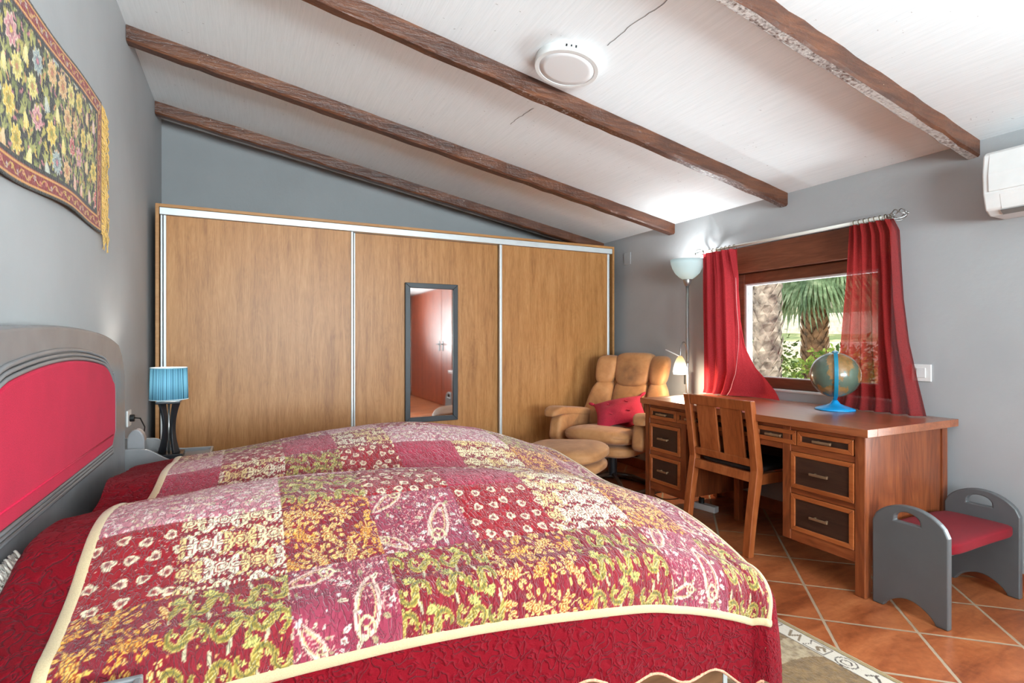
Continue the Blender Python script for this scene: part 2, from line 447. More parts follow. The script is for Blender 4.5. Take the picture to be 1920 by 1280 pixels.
# fitted wooden doors behind the photographer, seen in the mirror
for nm, ya, yb, hy in (('door_1', -2.98, -.985, -1.08), ('door_2', -.975, -.44, -.90)):
    d = empty(nm, (XR, (ya+yb)/2, 0), None, None); d['kind'] = 'structure'
    MB().box((XR-.035, ya, .01), (XR, yb, 2.12)).build('door_panel', M_door, d, bevel=.004)
    MB().box((XR-.045, hy-.022, .98), (XR-.035, hy+.022, 1.16)).cyl((XR-.045, hy, 1.1), (XR-.09, hy, 1.1), .01).cyl((XR-.09, hy-.005, 1.1), (XR-.09, hy+.1, 1.1), .009).build('door_handle', M_black, d)
# ------------------------------------------------------------------ ceiling beams
def beam(y0, y1, label, seed, depth=.082, painted_sheen=0):
    rnd = random.Random(seed); m = MB(); n = 46
    xa, xb = XL+.002, XR-.002
    ring = []
    for i in range(n+1):
        x = xa+(xb-xa)*i/n; zc = ceil_z(x)
        j = lambda s: rnd.uniform(-s, s)
        zb = zc-depth+j(.003); c = .008+abs(j(.004))
        a, b_ = y0+j(.003), y1+j(.003)
        ring.append([(x, a, zc+.01), (x, a, zb+c), (x, a+c, zb), (x, b_-c, zb), (x, b_, zb+c), (x, b_, zc+.01)])
    vs = [p for r in ring for p in r]; k = 6
    fs = [(i*k+q, i*k+(q+1) % k, (i+1)*k+(q+1) % k, (i+1)*k+q) for i in range(n) for q in range(k)]
    fs += [tuple(range(k-1, -1, -1)), tuple(n*k+q for q in range(k))]
    m.add(vs, fs)
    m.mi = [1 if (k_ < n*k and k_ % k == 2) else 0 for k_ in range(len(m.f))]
    o = m.build('ceiling_beam', [M_beam, M_under[painted_sheen]], origin=((xa+xb)/2, (y0+y1)/2, ceil_z(1.3)-.05))
    return prop(o, label, 'beam', 'ceiling beams')
beam(4.40, 4.47, 'brown wooden ceiling beam running just above the wardrobe, closest to the back wall', 1)
beam(3.41, 3.49, 'brown wooden ceiling beam, second out from the wardrobe', 2)
beam(2.37, 2.435, 'brown wooden ceiling beam directly beside the round ceiling light', 3, painted_sheen=1)
beam(1.335, 1.395, 'brown wooden ceiling beam ending above the air conditioner', 4, painted_sheen=2)
# hairline crack where two ceiling boards meet
m = MB(); rr = random.Random(4); pts = []
for i in range(70):
    y = 1.45+i*.024; x = 1.425+rr.uniform(-.004, .004)+.008*sin(i*.3); pts.append((x, y))
for (xa, ya), (xb, yb) in zip(pts[:-1], pts[1:]):
    if 1.93 < (ya+yb)/2 < 2.62 or (ya+yb)/2 > 2.9: continue
    wd = .0016
    m.add([(xa-wd, ya, ceil_z(xa)-.0008), (xa+wd, ya, ceil_z(xa)-.0008), (xb+wd, yb, ceil_z(xb)-.0008), (xb-wd, yb, ceil_z(xb)-.0008)], [(0, 1, 2, 3)])
struct('trim_1', m, plain('crack_shadow_grey', (96, 94, 92), .9))

# ------------------------------------------------------------------ window over the desk
w1 = empty('window_1', (XR+.08, (WY0+WY1)/2, WZ0), None, None); w1['kind'] = 'structure'
MB().box((XR-.006, WY0+.002, 1.642), (XR+.10, WY1-.002, WZ1-.004)).build('shutter_box', M_window, w1, bevel=.004)
FX0, FX1 = XR+.055, XR+.115
m = MB(); GY0, GY1, GZ0, GZ1 = 1.835, 2.765, .9, 1.565
m.box((FX0, GY1, GZ0-.07), (FX1, WY1-.002, 1.64)).box((FX0, WY0+.002, GZ0-.07), (FX1, GY0, 1.64))
m.box((FX0, GY0, GZ0-.07), (FX1, GY1, GZ0)).box((FX0, GY0, GZ1), (FX1, GY1, 1.64))
m.build('window_frame', M_window, w1, bevel=.006)
m = MB(); t = .012
m.box((FX0+.012, GY1-t, GZ0), (FX1-.01, GY1, GZ1)).box((FX0+.012, GY0, GZ0), (FX1-.01, GY0+t, GZ1))
m.box((FX0+.012, GY0+t, GZ0), (FX1-.01, GY1-t, GZ0+.004)).box((FX0+.012, GY0+t, GZ1-t), (FX1-.01, GY1-t, GZ1))
m.build('glazing_bead', M_white, w1)
MB().box((FX0+.028, GY0+t, GZ0+.004), (FX0+.032, GY1-t, GZ1-t)).build('window_pane', M_pane, w1)
m = MB(); x2 = XR+.142
m.box((FX1, GY1+.002, GZ0-.07), (x2, WY1-.001, 1.64)).box((FX1, WY0+.001, GZ0-.07), (x2, GY0-.002, 1.64))
m.box((FX1, WY0, GZ1+.01), (x2, WY1, 1.66)).build('outer_reveal', M_white, w1)
MB().box((XR-.004, WY0+.002, WZ0-.0), (FX1, WY1-.002, GZ0-.071)).build('window_sill', M_white, w1, bevel=.004)

# ================================================================== OUTSIDE
M_ground = plain('dry_garden_soil', (140, 122, 92), .95, var=.25)
def mat_hill():
    b = N('hillside_earth_and_grass'); v = b.obj()
    c = b.ramp(b.noise(v, .55, 6, .65), [(.35, (70, 92, 46)), (.48, (120, 126, 82)), (.58, (176, 160, 126)), (.75, (206, 196, 172))])
    return b.pbr(c, .95, b.bump(b.noise(v, 2, 5), .6, .3))
def mat_leafy(name, c1, c2, c3):
    b = N(name); v = b.obj()
    c = b.ramp(b.noise(v, 7, 3, .6), [(.3, c1), (.5, c2), (.72, c3)])
    d = b.n('BsdfDiffuse'); t = b.n('BsdfTranslucent'); m = b.n('MixShader'); m.inputs[0].default_value = .35
    b.t.links.new(c, d.inputs[0]); b.t.links.new(c, t.inputs[0])
    b.t.links.new(d.outputs[0], m.inputs[1]); b.t.links.new(t.outputs[0], m.inputs[2])
    b.t.links.new(m.outputs[0], b.out.inputs[0]); return b.m
M_hill = mat_hill()
M_leafA = mat_leafy('lime_shrub_leaf', (72, 98, 44), (124, 146, 68), (190, 192, 98))
M_leafB = mat_leafy('green_shrub_leaf', (50, 76, 40), (90, 116, 64), (138, 156, 94))
M_leafC = mat_leafy('dark_tree_leaf', (38, 62, 32), (66, 96, 52), (104, 132, 82))
M_frond = mat_leafy('fan_palm_leaf', (66, 88, 62), (112, 134, 98), (170, 182, 146))
M_bark1 = plain('pale_palm_bark', (132, 120, 106), .9, var=.4, bump=.8, bscale=22)
M_bark2 = plain('brown_palm_fibre', (128, 96, 70), .95, var=.35, bump=.9, bscale=40)
M_stone = plain('pale_terrace_stone', (168, 158, 142), .9, var=.12, bump=.4, bscale=5)
GZ = -.25
o = struct('garden_ground', MB().box((XR+.3, -6, GZ-.1), (12.2, 20, GZ)), M_ground)
def hill_z(x, y): return GZ+.21*max(0, x-11.5)+.35*(fbm(np.array(x*.25), np.array(y*.25))-.5)*min(1, max(0, x-11.8))
o = struct('garden_hillside', MB().grid(40, 50, lambda u, v: (11.6+u*40, -10+v*60, float(hill_z(11.6+u*40, -10+v*60)))), M_hill, smooth=True)
for i, (x, y0, y1, h, lb) in enumerate(((15.5, 6, 17, .55, 'pale stone terrace wall low on the hillside behind the palms'), (20, 8, 24, .7, 'pale stone terrace wall halfway up the hillside outside'), (26, 9, 30, .8, 'pale stone terrace wall highest on the hillside outside'))):
    z = GZ+.21*(x-11.5)
    m = MB().box((x, y0, z-.6), (x+.4, y1, z+h))
    o = m.build('terrace_wall', M_stone, origin=(x+.2, (y0+y1)/2, z), bevel=.03); prop(o, lb, 'wall', 'garden terrace walls')
def palm_trunk(m, base, r, h, rows, per, boot):
    m.rev(base, [(r*1.15, 0), (r, .5), (r*.96, h*.6), (r*.95, h)], 24)
    bx, by, bz = base
    for i in range(rows):
        z = bz+.1+i*(h-.2)/rows
        for k in range(per):
            a = 2*pi*(k+(i % 2)*.5)/per+random.uniform(-.08, .08)
            ca, sa = cos(a), sin(a); w = 2*pi*r/per*.62; L = boot*random.uniform(.8, 1.2); out = random.uniform(.018, .035)
            P = lambda s, rr, zz: (bx+ca*rr-sa*s, by+sa*rr+ca*s, z+zz)
            m.add([P(-w, r*.96, 0), P(0, r*.97, -L*.35), P(w, r*.96, 0), P(0, r+out, L), P(-w*.5, r+out, L*.55), P(w*.5, r+out, L*.55)],
                  [(0, 1, 5, 4), (1, 2, 5), (4, 5, 3), (0, 4, 3), (2, 3, 5)])
def frond(base, yaw, pitch, length, fan, droop, nb=28):
    m = MB(); b0 = Vector(base); d = Vector((cos(yaw)*cos(pitch), sin(yaw)*cos(pitch), sin(pitch)))
    side = Vector((-sin(yaw), cos(yaw), 0)); up = d.cross(side)*-1
    hub = b0+d*length*.45
    m.tube([b0, b0+d*length*.25, hub], [.014, .011, .007], 6)
    for k in range(nb):
        a = -fan+2*fan*k/(nb-1); dr = (d*cos(a)+side*sin(a)).normalized(); wv = (side*cos(a)-d*sin(a))
        L = length*(.75+.12*cos(a*1.2))*random.uniform(.9, 1.06); pts = []
        for s in (0, .4, .75, 1.0):
            p = hub+dr*L*s+Vector((0, 0, -droop*L*s*s*(1+.5*abs(a)))); wd = length*.03*(.35, 1, .7, .05)[(0, .4, .75, 1.0).index(s)]
            pts += [p-wv*wd, p+wv*wd]
        m.add(pts, [(0, 1, 3, 2), (2, 3, 5, 4), (4, 5, 7, 6)])
    return m
p1 = empty('palm_tree', (5.2, 4.12, GZ), 'palm with a thick pale scaly trunk right outside the window, left in the view', 'tree')
m = MB(); palm_trunk(m, (5.2, 4.12, GZ), .135, 4.3, 40, 8, .12); m.build('trunk', M_bark1, p1)
for k in range(10):
    a = 2*pi*k/10+.2
    frond((5.2+.1*cos(a), 4.12+.1*sin(a), GZ+4.25), a, .25+.3*(k % 2), 1.5, 1.7, .25).build('frond', M_frond, p1)
frond((5.1, 4.5, 1.95), 2.2, -1.15, .8, 1.0, .1, 20).build('frond', M_frond, p1)
p2 = empty('palm_tree', (8.05, 5.5, GZ), 'palm with a brown shaggy trunk and hanging green fans, right of the pale trunk', 'tree')
m = MB(); palm_trunk(m, (8.05, 5.5, GZ), .17, 2.8, 34, 10, .13); m.build('trunk', M_bark2, p2)
for k in range(26):
    a = 2*pi*k/13+random.uniform(-.15, .15); low = k >= 13
    frond((8.05+.12*cos(a), 5.5+.12*sin(a), 2.5+.12*(not low)), a, (random.uniform(-.75, -.35) if low else random.uniform(0, .6)), random.uniform(.8, 1.0), 1.25, .42, 26).build('frond', M_frond, p2)
for k in range(3):
    a = pi*1.12+.16*(k-1); frond((8.0, 5.44, 2.5), a, -.45-.08*k, .95, 1.1, .4, 30).build('frond', M_frond, p2)
def shrub(name, c, rad, n, leaf, mat, label, cat='shrub', trunk=True, group=None):
    c = Vector(c); t = empty(name, (c.x, c.y, c.z-rad[2]), label, cat, group); m = MB()
    for i in range(n):
        th = random.uniform(0, 2*pi); u = random.uniform(-.75, 1); q = math.sqrt(max(0, 1-u*u)); k = random.uniform(.55, 1.0)**.6
        lump = 1+.22*sin(3*th+c.x)*cos(4*u+c.y)
        p = c+Vector((rad[0]*q*cos(th), rad[1]*q*sin(th), rad[2]*u))*k*lump
        d = Vector((random.gauss(0, 1), random.gauss(0, 1), random.gauss(.3, .7))).normalized(); e = d.orthogonal().normalized()
        e = Matrix.Rotation(random.uniform(0, 6.28), 3, d) @ e; L = leaf*random.uniform(.6, 1.2)
        f = d.cross(e)*L*.12
        m.add([p, p+d*L*.5+e*L*.26+f, p+d*L, p+d*L*.5-e*L*.26+f], [(0, 1, 2), (0, 2, 3)])
    m.build('foliage', mat, t, fix=False)
    s = MB()
    for k in range(5):
        a = 6.28*k/5; s.tube([(c.x, c.y, c.z-rad[2]-.05), (c.x+rad[0]*.3*cos(a), c.y+rad[1]*.3*sin(a), c.z-rad[2]*.3), (c.x+rad[0]*.55*cos(a), c.y+rad[1]*.55*sin(a), c.z+rad[2]*.3)], [.02, .014, .006], 6)
    s.build('stem', M_bark2, t)
SH = [((5.5, 3.55, .28), (.45, .4, .52), 900, .085, M_leafA, 'lime green shrub directly right of the pale palm trunk'),
      ((6.4, 4.15, .42), (.55, .5, .66), 1200, .085, M_leafA, 'yellow-green shrub in front of the brown palm'),
      ((4.9, 4.6, .3), (.4, .4, .6), 700, .08, M_leafB, 'green shrub left of the pale palm trunk'),
      ((7.2, 4.2, .45), (.6, .6, .72), 1200, .09, M_leafB, 'green shrub right of the brown palm, seen past the globe'),
      ((7.4, 5.9, .5), (.6, .6, .75), 1000, .095, M_leafB, 'green shrub between the two palm trunks')]
for c, r, n, l, mt, lb in SH: shrub('garden_shrub', c, r, n, l, mt, lb)
TR = [((24, 15.5, 5.0), (2.4, 2.4, 2.2), 1500, .5, M_leafC, 'dark tree on the hill just right of the pale palm'),
      ((20.8, 12.4, 4.3), (1.3, 1.3, 1.6), 1100, .42, M_leafC, 'dark tree on the hill above the hanging palm fans'),
      ((18.2, 9.6, 3.6), (1.1, 1.1, 1.4), 1000, .34, M_leafC, 'dark tree on the hill at the right end of the window view'),
      ((30, 24, 6.4), (3, 3, 2.4), 1200, .6, M_leafC, 'dark tree on the hill left of the pale palm')]
for c, r, n, l, mt, lb in TR: shrub('garden_tree', c, r, n, l, mt, lb, 'tree')
# ================================================================== WARDROBE
WF = 4.10
wd = empty('wardrobe', (1.3, 4.42, 0), 'long oak-look wardrobe with three sliding doors and white aluminium rails along the back wall', 'wardrobe')
m = MB(); x0, x1, zt_ = -.52, 3.098, 2.037
m.box((x0, WF, .0), (x0+.02, YB-.03, zt_)).box((x1-.02, WF, 0), (x1, YB-.03, zt_))
m.box((x0+.02, WF, zt_-.02), (x1-.02, YB-.03, zt_)).box((x0+.02, WF+.02, .0), (x1-.02, YB-.03, .06)).box((x0+.02, YB-.05, .06), (x1-.02, YB-.03, zt_-.02))
m.build('carcass', M_laminE, wd, bevel=.0015)
MB().box((x0+.022, WF+.002, zt_-.068), (x1-.022, WF+.09, zt_-.022)).build('top_rail', M_alu, wd, bevel=.003)
MB().box((x0+.022, WF+.004, .06), (x1-.022, WF+.09, .075)).build('bottom_rail', M_alu, wd, bevel=.002)
zb, zc = .078, zt_-.07
def door(xa, xb, y, prof):
    dr = MB().box((xa, y, zb), (xb, y+.018, zc)).build('door', M_lamin, wd)
    for (p, q) in prof:
        m = MB().box((p, y-.012, zb), (q, y+.0185, zc))
        pts = [(p, y-.012), (q, y-.012)]
        m.build('edge_profile', M_alu, dr, bevel=.004)
door(-.470, .700, WF+.022, ((-.494, -.482), (-.478, -.462), (.700, .716)))
door(.735, 1.925, WF+.062, ((.726, .738),))
door(1.940, 3.028, WF+.022, ((1.918, 1.940), (3.028, 3.050)))
# ================================================================== MIRROR
MY = WF+.062
mi = empty('wall_mirror', (1.33, MY, .525), 'tall narrow mirror in a black frame hung on the middle wardrobe door', 'mirror')
xa, xb, za, zb2 = 1.116, 1.553, .512, 1.612; t = .04
m = MB()
pl = lambda p, d: (p[0], d, p[1])
for q in ([(xa, za), (xa+t, za+t), (xa+t, zb2-t), (xa, zb2)], [(xb, zb2), (xb-t, zb2-t), (xb-t, za+t), (xb, za)],
          [(xa, za), (xb, za), (xb-t, za+t), (xa+t, za+t)], [(xa, zb2), (xa+t, zb2-t), (xb-t, zb2-t), (xb, zb2)]):
    m.prism(q, pl, MY-.028, MY-.004)
m.build('frame', M_blackframe, mi, bevel=.003)
b = N('mirror_silver'); Mmir = b.pbr((214, 208, 204), .03, None, 1.0)
MB().box((xa+t-.003, MY-.016, za+t-.003), (xb-t+.003, MY-.008, zb2-t+.003)).build('mirror_glass', Mmir, mi)

# ================================================================== HEADBOARD / BED
HX = -.479
bed = empty('double_bed', (.45, 2.0, 0), 'double bed with a grey arched headboard inset with a red panel', 'bed')
def head_out(n=28):
    pts = [(1.12, .08), (2.90, .08), (2.90, .98)]
    for i in range(n+1):
        a = i/n; 
        y = 2.90-1.78*a; u = (y-2.01)/.89
        z = 1.196-.055*u*u-.042*abs(u)**6-.10*max(0, abs(u)-.86)/.14*max(0, abs(u)-.86)/.14
        pts.append((y, z))
    pts.append((1.12, .98)); return pts
plx = lambda p, d: (d, p[0], p[1])
m = MB().prism(head_out(), plx, XL+.003, HX)
hb = m.build('headboard', M_grey, bed, bevel=.012, seg=3)
def panel_out(off=0.0, n=30):
    y0, y1 = 1.385-off, 2.635+off
    pts = [(y0+.05, .742-off), (y1-.05, .742-off), (y1, .79), (y1, .955+off*.3)]
    pts += [(y1-.012, .985+off*.6), (y1-.045, 1.0+off*.8)]
    for i in range(n+1):
        y = (y1-.06)-(y1-y0-.12)*i/n; u = (y-2.01)/.58
        pts.append((y, 1.092+off-.052*u*u-.035*max(0, abs(u)-.75)**2/.06))
    pts += [(y0+.045, 1.0+off*.8), (y0+.012, .985+off*.6), (y0, .955+off*.3), (y0, .79)]
    return pts
pp = panel_out(0)
m = MB().prism(pp, plx, HX-.004, HX+.012)
pn = m.build('upholstered_panel', M_redfab, hb, bevel=.008, seg=3)
for off, r, dx in ((.006, .0055, .012), (.019, .0055, .010), (.033, .0065, .008)):
    q = panel_out(off); m = MB().tube([(HX+dx-.006, y, z) for y, z in q], r, 8, True)
    m.build('moulding', M_grey, hb, smooth=True)
MB().tube([(HX+.0125, 1.44, .785), (HX+.0125, 2.0, .785), (HX+.0125, 2.58, .785)], .003, 6).build('piping', M_redfab, pn, smooth=True)
MB().puff((.92, .80, .10), lambda x, y, z: (.475+x, 1.97+y, .40+z), e=9, n=12).build('mattress', plain('mattress_ticking', (214, 208, 198), .9), bed, smooth=True)
bb = MB().box((-.46, 1.22, .04), (1.34, 2.74, .30)).build('bed_base', M_base, bed, bevel=.006)
for i in range(3):
    x = -.42+i*.585
    dw = MB().box((x+.01, 1.205, .07), (x+.575, 1.22, .28)).build('drawer', M_base, bed, bevel=.004)
    MB().box((x+.575, 1.204, .06), (x+.592, 1.216, .30)).build('edge_strip', M_alu, dw)

# ================================================================== NIGHTSTANDS
def nightstand(y0, label):
    y1 = y0+.325; xa, xb = XL+.004, -.152; z0 = .588
    t = empty('nightstand', ((xa+xb)/2, (y0+y1)/2, 0), label, 'nightstand', 'grey nightstands beside the bed')
    MB().box((xa, y0+.012, .06), (xb-.01, y1-.012, z0)).build('body', M_grey, t, bevel=.006)
    m = MB()
    for (px_, py_) in ((xa+.02, y0+.03), (xb-.04, y0+.03), (xa+.02, y1-.03), (xb-.04, y1-.03)):
        m.cyl((px_+.01, py_, 0), (px_+.01, py_, .065), .016, 12, .022)
    for i in range(4):
        q = MB(); q.v, q.f = m.v[i*24:(i+1)*24], [tuple(k-i*24 for k in f) for f in m.f[i*14:(i+1)*14]]; q.mi = [0]*len(q.f)
        q.build('foot', M_grey, t)
    def side(x0_, x1_):
        pts = [(x0_, z0-.05), (x1_, z0-.05)]
        pts.append((x1_, .601))
        for i in range(13):
            a = i/12; x = -.29-.13*a; s = a*a*(3-2*a); pts.append((x, .603+.062*s))
        pts.append((x0_, .672)); return pts
    pl2 = lambda p, d: (p[0], d, p[1])
    for (a, b_) in ((y0, y0+.012), (y1-.012, y1)):
        MB().prism(side(xa, xb), pl2, a, b_).build('gallery_side', M_grey, t, bevel=.003)
    MB().box((xb-.012, y0+.012, z0-.05), (xb, y1-.012, .601)).build('gallery_front', M_grey, t, bevel=.003)
    dw = MB().box((xb-.012, y0+.03, .36), (xb+.006, y1-.03, .52)).build('drawer', M_grey, t, bevel=.004)
    MB().rev((xb+.006, (y0+y1)/2, .44), [(.006, 0), (.006, .01), (.014, .016), (.014, .022), (.006, .026)], 16, (1, 0, 0)).build('knob', M_chrome, dw, smooth=True)
    MB().box((xb-.012, y0+.03, .10), (xb+.006, y1-.03, .34)).build('door', M_grey, t, bevel=.004)
    return t
nightstand(2.912, 'grey nightstand with raised curved rim under the blue table lamp, beyond the bed')
nightstand(.746, 'grey nightstand of which only a rim corner shows at the bottom left')

# grey arched holder on the far nightstand
m = MB(); arc = [(-.034, 0), (-.034, .10)]+[(-.034*cos(pi*i/14), .10+.054*sin(pi*i/14)) for i in range(1, 14)]+[(.034, .10), (.034, 0)]
m.prism(arc, lambda p, d: (-.455+p[0], d, p[1]+.589), 2.99, 3.05)
prop(m.build('arched_holder', plain('grey_gloss_plastic', (140, 138, 140), .12, var=.04), origin=(-.455, 3.02, .589), bevel=.006), 'small glossy grey arched box on the far nightstand, beside the headboard edge', 'box')

# ================================================================== TABLE LAMP
lx, ly, lz = -.335, 3.085, .5885
tl = empty('table_lamp', (lx, ly, lz), 'small lit table lamp with blue pleated shade and black hourglass stem on the nightstand', 'lamp')
MB().box((lx-.062, ly-.062, lz), (lx+.062, ly+.062, lz+.022)).build('base', M_black, tl, bevel=.003)
MB().box((lx-.05, ly-.05, lz+.262), (lx+.05, ly+.05, lz+.274)).build('top_plate', M_black, tl, bevel=.003)
for sg in (-1, 1):
    m = MB(); pts = []
    for i in range(17):
        h = i/16; k = 4*(h-.5)**2; pts.append((h*.24+lz+.022, .012+.019*k, .016+.010*k))
    vs = []; fs = []
    for z, off, w_ in pts:
        c = sg*(off+.009)
        dx, dy = .809, -.588   # columns spread along the picture's left-right
        for (a, b_) in ((-.0065, -w_), (.0065, -w_), (.0065, w_), (-.0065, w_)):
            vs.append((lx+dx*(c+a)-dy*b_*.8, ly+dy*(c+a)+dx*b_*.8, z))
    for i in range(16):
        for q in range(4): fs.append((i*4+q, i*4+(q+1) % 4, i*4+4+(q+1) % 4, i*4+4+q))
    fs += [(3, 2, 1, 0), (64, 65, 66, 67)]
    m.add(vs, fs).build('column', M_black, tl, bevel=.003)
MB().cyl((lx, ly, lz+.02), (lx, ly, lz+.262), .0055, 12).build('centre_rod', M_chrome, tl, smooth=True)
MB().cyl((lx, ly, lz+.274), (lx, ly, lz+.335), .011, 14).build('bulb_holder', M_chrome, tl)
M_shade = mat_trans('blue_organza_shade', (60, 120, 150), .14, stripes=[(.30, (4, 14, 22)), (.44, (24, 56, 74)), (.55, (84, 130, 152)), (.66, (10, 32, 46))])
m = MB(); n = 96; z0, z1 = lz+.282, lz+.434; vs = []; fs = []
for i in range(9):
    h = i/8; r0 = .080-.004*h
    for k in range(n):
        r = r0+.0013*(1 if k % 2 else -1); a = 2*pi*k/n; vs.append((lx+r*cos(a), ly+r*sin(a), z0+(z1-z0)*h))
for i in range(8):
    for k in range(n): fs.append((i*n+k, i*n+(k+1) % n, i*n+n+(k+1) % n, i*n+n+k))
sh = m.add(vs, fs).build('lamp_shade', M_shade, tl, smooth=True)
for z, r in ((z0, .0805), (z1, .0768)):
    MB().tube([(lx+r*cos(2*pi*k/48), ly+r*sin(2*pi*k/48), z) for k in range(48)], .0022, 8, True).build('rim', plain('pale_rim_tape', (190, 204, 210), .5), sh, smooth=True)
m = MB(); 
for k in range(3):
    a = 2*pi*k/3; m.tube([(lx, ly, z0+.05), (lx+.078*cos(a), ly+.078*sin(a), z0+.012)], .0016, 6)
m.build('shade_carrier', M_chrome, sh)
M_bulb = mat_emit('lamp_bulb_glow', (255, 244, 230), 120)
MB().rev((lx, ly, lz+.335), [(.010, 0), (.016, .012), (.026, .032), (.028, .046), (.022, .062), (.010, .070), (.001, .072)], 20).build('bulb', M_bulb, tl, smooth=True)
# its cord and the wall socket
so = empty('wall_socket', (XL, 3.47, .74), 'white wall socket with a black plug just right of the headboard', 'socket')
MB().box((XL, 3.42, .70), (XL+.009, 3.515, .785)).build('plate', M_whiteplastic, so, bevel=.003)
MB().cyl((XL+.009, 3.47, .742), (XL+.03, 3.47, .742), .019, 18).build('plug', M_cable, so, bevel=.003)
cord = [(XL+.03, 3.47, .742), (XL+.06, 3.44, .742), (XL+.085, 3.40, .70), (XL+.09, 3.34, .665), (-.47, 3.26, .688), (-.46, 3.18, .66), (-.43, 3.13, .605), (-.40, 3.10, .594), (-.397, 3.09, .594)]
prop(MB().tube(cord, .0032, 8).build('lamp_cord', M_cable, smooth=True, origin=(-.47, 3.26, .688)), 'thin black cord from the wall socket over the nightstand rim to the table lamp', 'cord')

# ================================================================== DESK
DX0, DX1, DY0, DY1, DT = 2.435, 3.188, 1.42, 2.935, .763
dk = empty('writing_desk', ((DX0+DX1)/2, (DY0+DY1)/2, 0), 'brown hardwood pedestal desk with dark drawer fronts under the window', 'desk')
m = MB(); a_ = .075
m.box((DX0, DY0, DT-.036), (DX0+a_, DY1, DT)).box((DX1-a_, DY0, DT-.036), (DX1, DY1, DT))
m.box((DX0+a_, DY0, DT-.036), (DX1-a_, DY0+a_, DT)).box((DX0+a_, DY1-a_, DT-.036), (DX1-a_, DY1, DT))
m.box((DX0+a_, DY0+a_, DT-.034), (DX1-a_, DY1-a_, DT-.0008))
tp = m.build('desk_top', wood('polished_desk_top', (110, 54, 26), (150, 80, 42), (176, 104, 62), 'Y', 1.0, .32, .45, .05, .7, .8, .30), dk, bevel=.002)
PX = 2.475; PY = [(1.454, 1.867), (2.545, 2.949-.02)]
lowz = .15
for (a, b_) in PY:
    for (px_, py_) in ((PX, a), (PX, b_-.046), (3.115, a), (3.115, b_-.046)):
        full = (abs(py_-1.454) < .01 or py_ > 2.85)
        MB().box((px_, py_, 0 if full else lowz), (px_+.046, py_+.046, DT-.0365)).build('leg', M_deskZ, dk, bevel=.004)
    m = MB().box((PX+.05, a+.008, lowz+.01), (3.11, a+.024, DT-.037)).box((PX+.05, b_-.024, lowz+.01), (3.11, b_-.008, DT-.037))
    m.box((PX+.06, a+.024, lowz+.01), (3.11, b_-.024, lowz+.025)); m.box((3.12, a+.046, lowz+.01), (3.135, b_-.046, DT-.037))
    m.build('pedestal_carcass', M_deskZ, dk)
    m = MB(); ya, yb = a+.046, b_-.046
    for za, zb_ in ((.148, .200), (.386, .412), (.598, .628)): MB().box((PX+.004, ya, za), (PX+.034, yb, zb_)).build('pedestal_rail', M_desk, dk, bevel=.002)
MB().box((PX+.004, DY0+.081, .703), (PX+.034, DY1-.058, .727)).build('top_rail', M_desk, dk, bevel=.002)
MB().box((PX+.004, 1.867, .598), (PX+.034, 2.545, .628)).build('apron_rail', M_desk, dk, bevel=.002)
MB().box((3.12, 1.867, .30), (3.135, 2.545, DT-.037)).build('modesty_panel', M_darkpanel, dk)
def drawer(y0, y1, z0, z1, hw):
    m = MB(); f = .022; xa, xb = PX-.004, PX+.016
    for q in ([(y0, z0), (y1, z0), (y1-f, z0+f), (y0+f, z0+f)], [(y1, z1), (y0, z1), (y0+f, z1-f), (y1-f, z1-f)],
              [(y0, z1), (y0, z0), (y0+f, z0+f), (y0+f, z1-f)], [(y1, z0), (y1, z1), (y1-f, z1-f), (y1-f, z0+f)]):
        m.prism(q, plx, xa, xb)
    dr = m.build('drawer', M_deskrim, dk, bevel=.0025)
    MB().box((PX+.004, y0+f-.002, z0+f-.002), (PX+.014, y1-f+.002, z1-f+.002)).build('drawer_panel', M_darkpanel, dr)
    yc, zc_ = (y0+y1)/2, (z0+z1)/2; m = MB()
    m.box((PX-.026, yc-hw, zc_-.006), (PX-.016, yc+hw, zc_+.006)).box((PX-.02, yc-hw*.72, zc_-.004), (PX+.006, yc-hw*.72+.008, zc_+.004)).box((PX-.02, yc+hw*.72-.008, zc_-.004), (PX+.006, yc+hw*.72, zc_+.004))
    m.build('drawer_handle', M_handle, dr, bevel=.002)
    MB().box((PX+.018, y0+.02, z0+.012), (3.08, y1-.02, z1-.02)).build('drawer_box', M_darkpanel, dr)
for a, b_ in ((1.506, 1.783), (1.789, 2.028), (2.034, 2.350), (2.356, 2.622), (2.628, 2.876)): drawer(a, b_, .630, .702, .046)
for (a, b_) in PY:
    drawer(a+.049, b_-.049, .414, .596, .046); drawer(a+.049, b_-.049, .202, .384, .046)

# ================================================================== DESK CHAIR
ch = empty('desk_chair', (2.63, 2.245, 0), 'brown wooden slat-back chair pushed in at the desk', 'chair')
def postx(z): # curved back posts
    if z < .45: return 2.388+.062*(z/.45)**1.3
    return 2.45-.052*((z-.45)/.38)**1.15
def post(y0, y1):
    m = MB(); n = 22; vs = []
    for i in range(n+1):
        z = .832*i/n; x = postx(z); d = .036+.014*max(0, 1-abs(z-.42)/.42)
        vs += [(x, y0, z), (x+d, y0, z), (x+d, y1, z), (x, y1, z)]
    fs = [(i*4+q, i*4+(q+1) % 4, i*4+4+(q+1) % 4, i*4+4+q) for i in range(n) for q in range(4)]+[(3, 2, 1, 0), (n*4, n*4+1, n*4+2, n*4+3)]
    return m.add(vs, fs)
def skew(y0, y1, z0, z1, d0, d1):
    return MB().hexa([(postx(z0)+d0, y0, z0), (postx(z0)+d1, y0, z0), (postx(z0)+d1, y1, z0), (postx(z0)+d0, y1, z0),
                      (postx(z1)+d0, y0, z1), (postx(z1)+d1, y0, z1), (postx(z1)+d1, y1, z1), (postx(z1)+d0, y1, z1)])
post(1.998, 2.044).build('leg', M_chair, ch, bevel=.004)
post(2.444, 2.490).build('leg', M_chair, ch, bevel=.004)
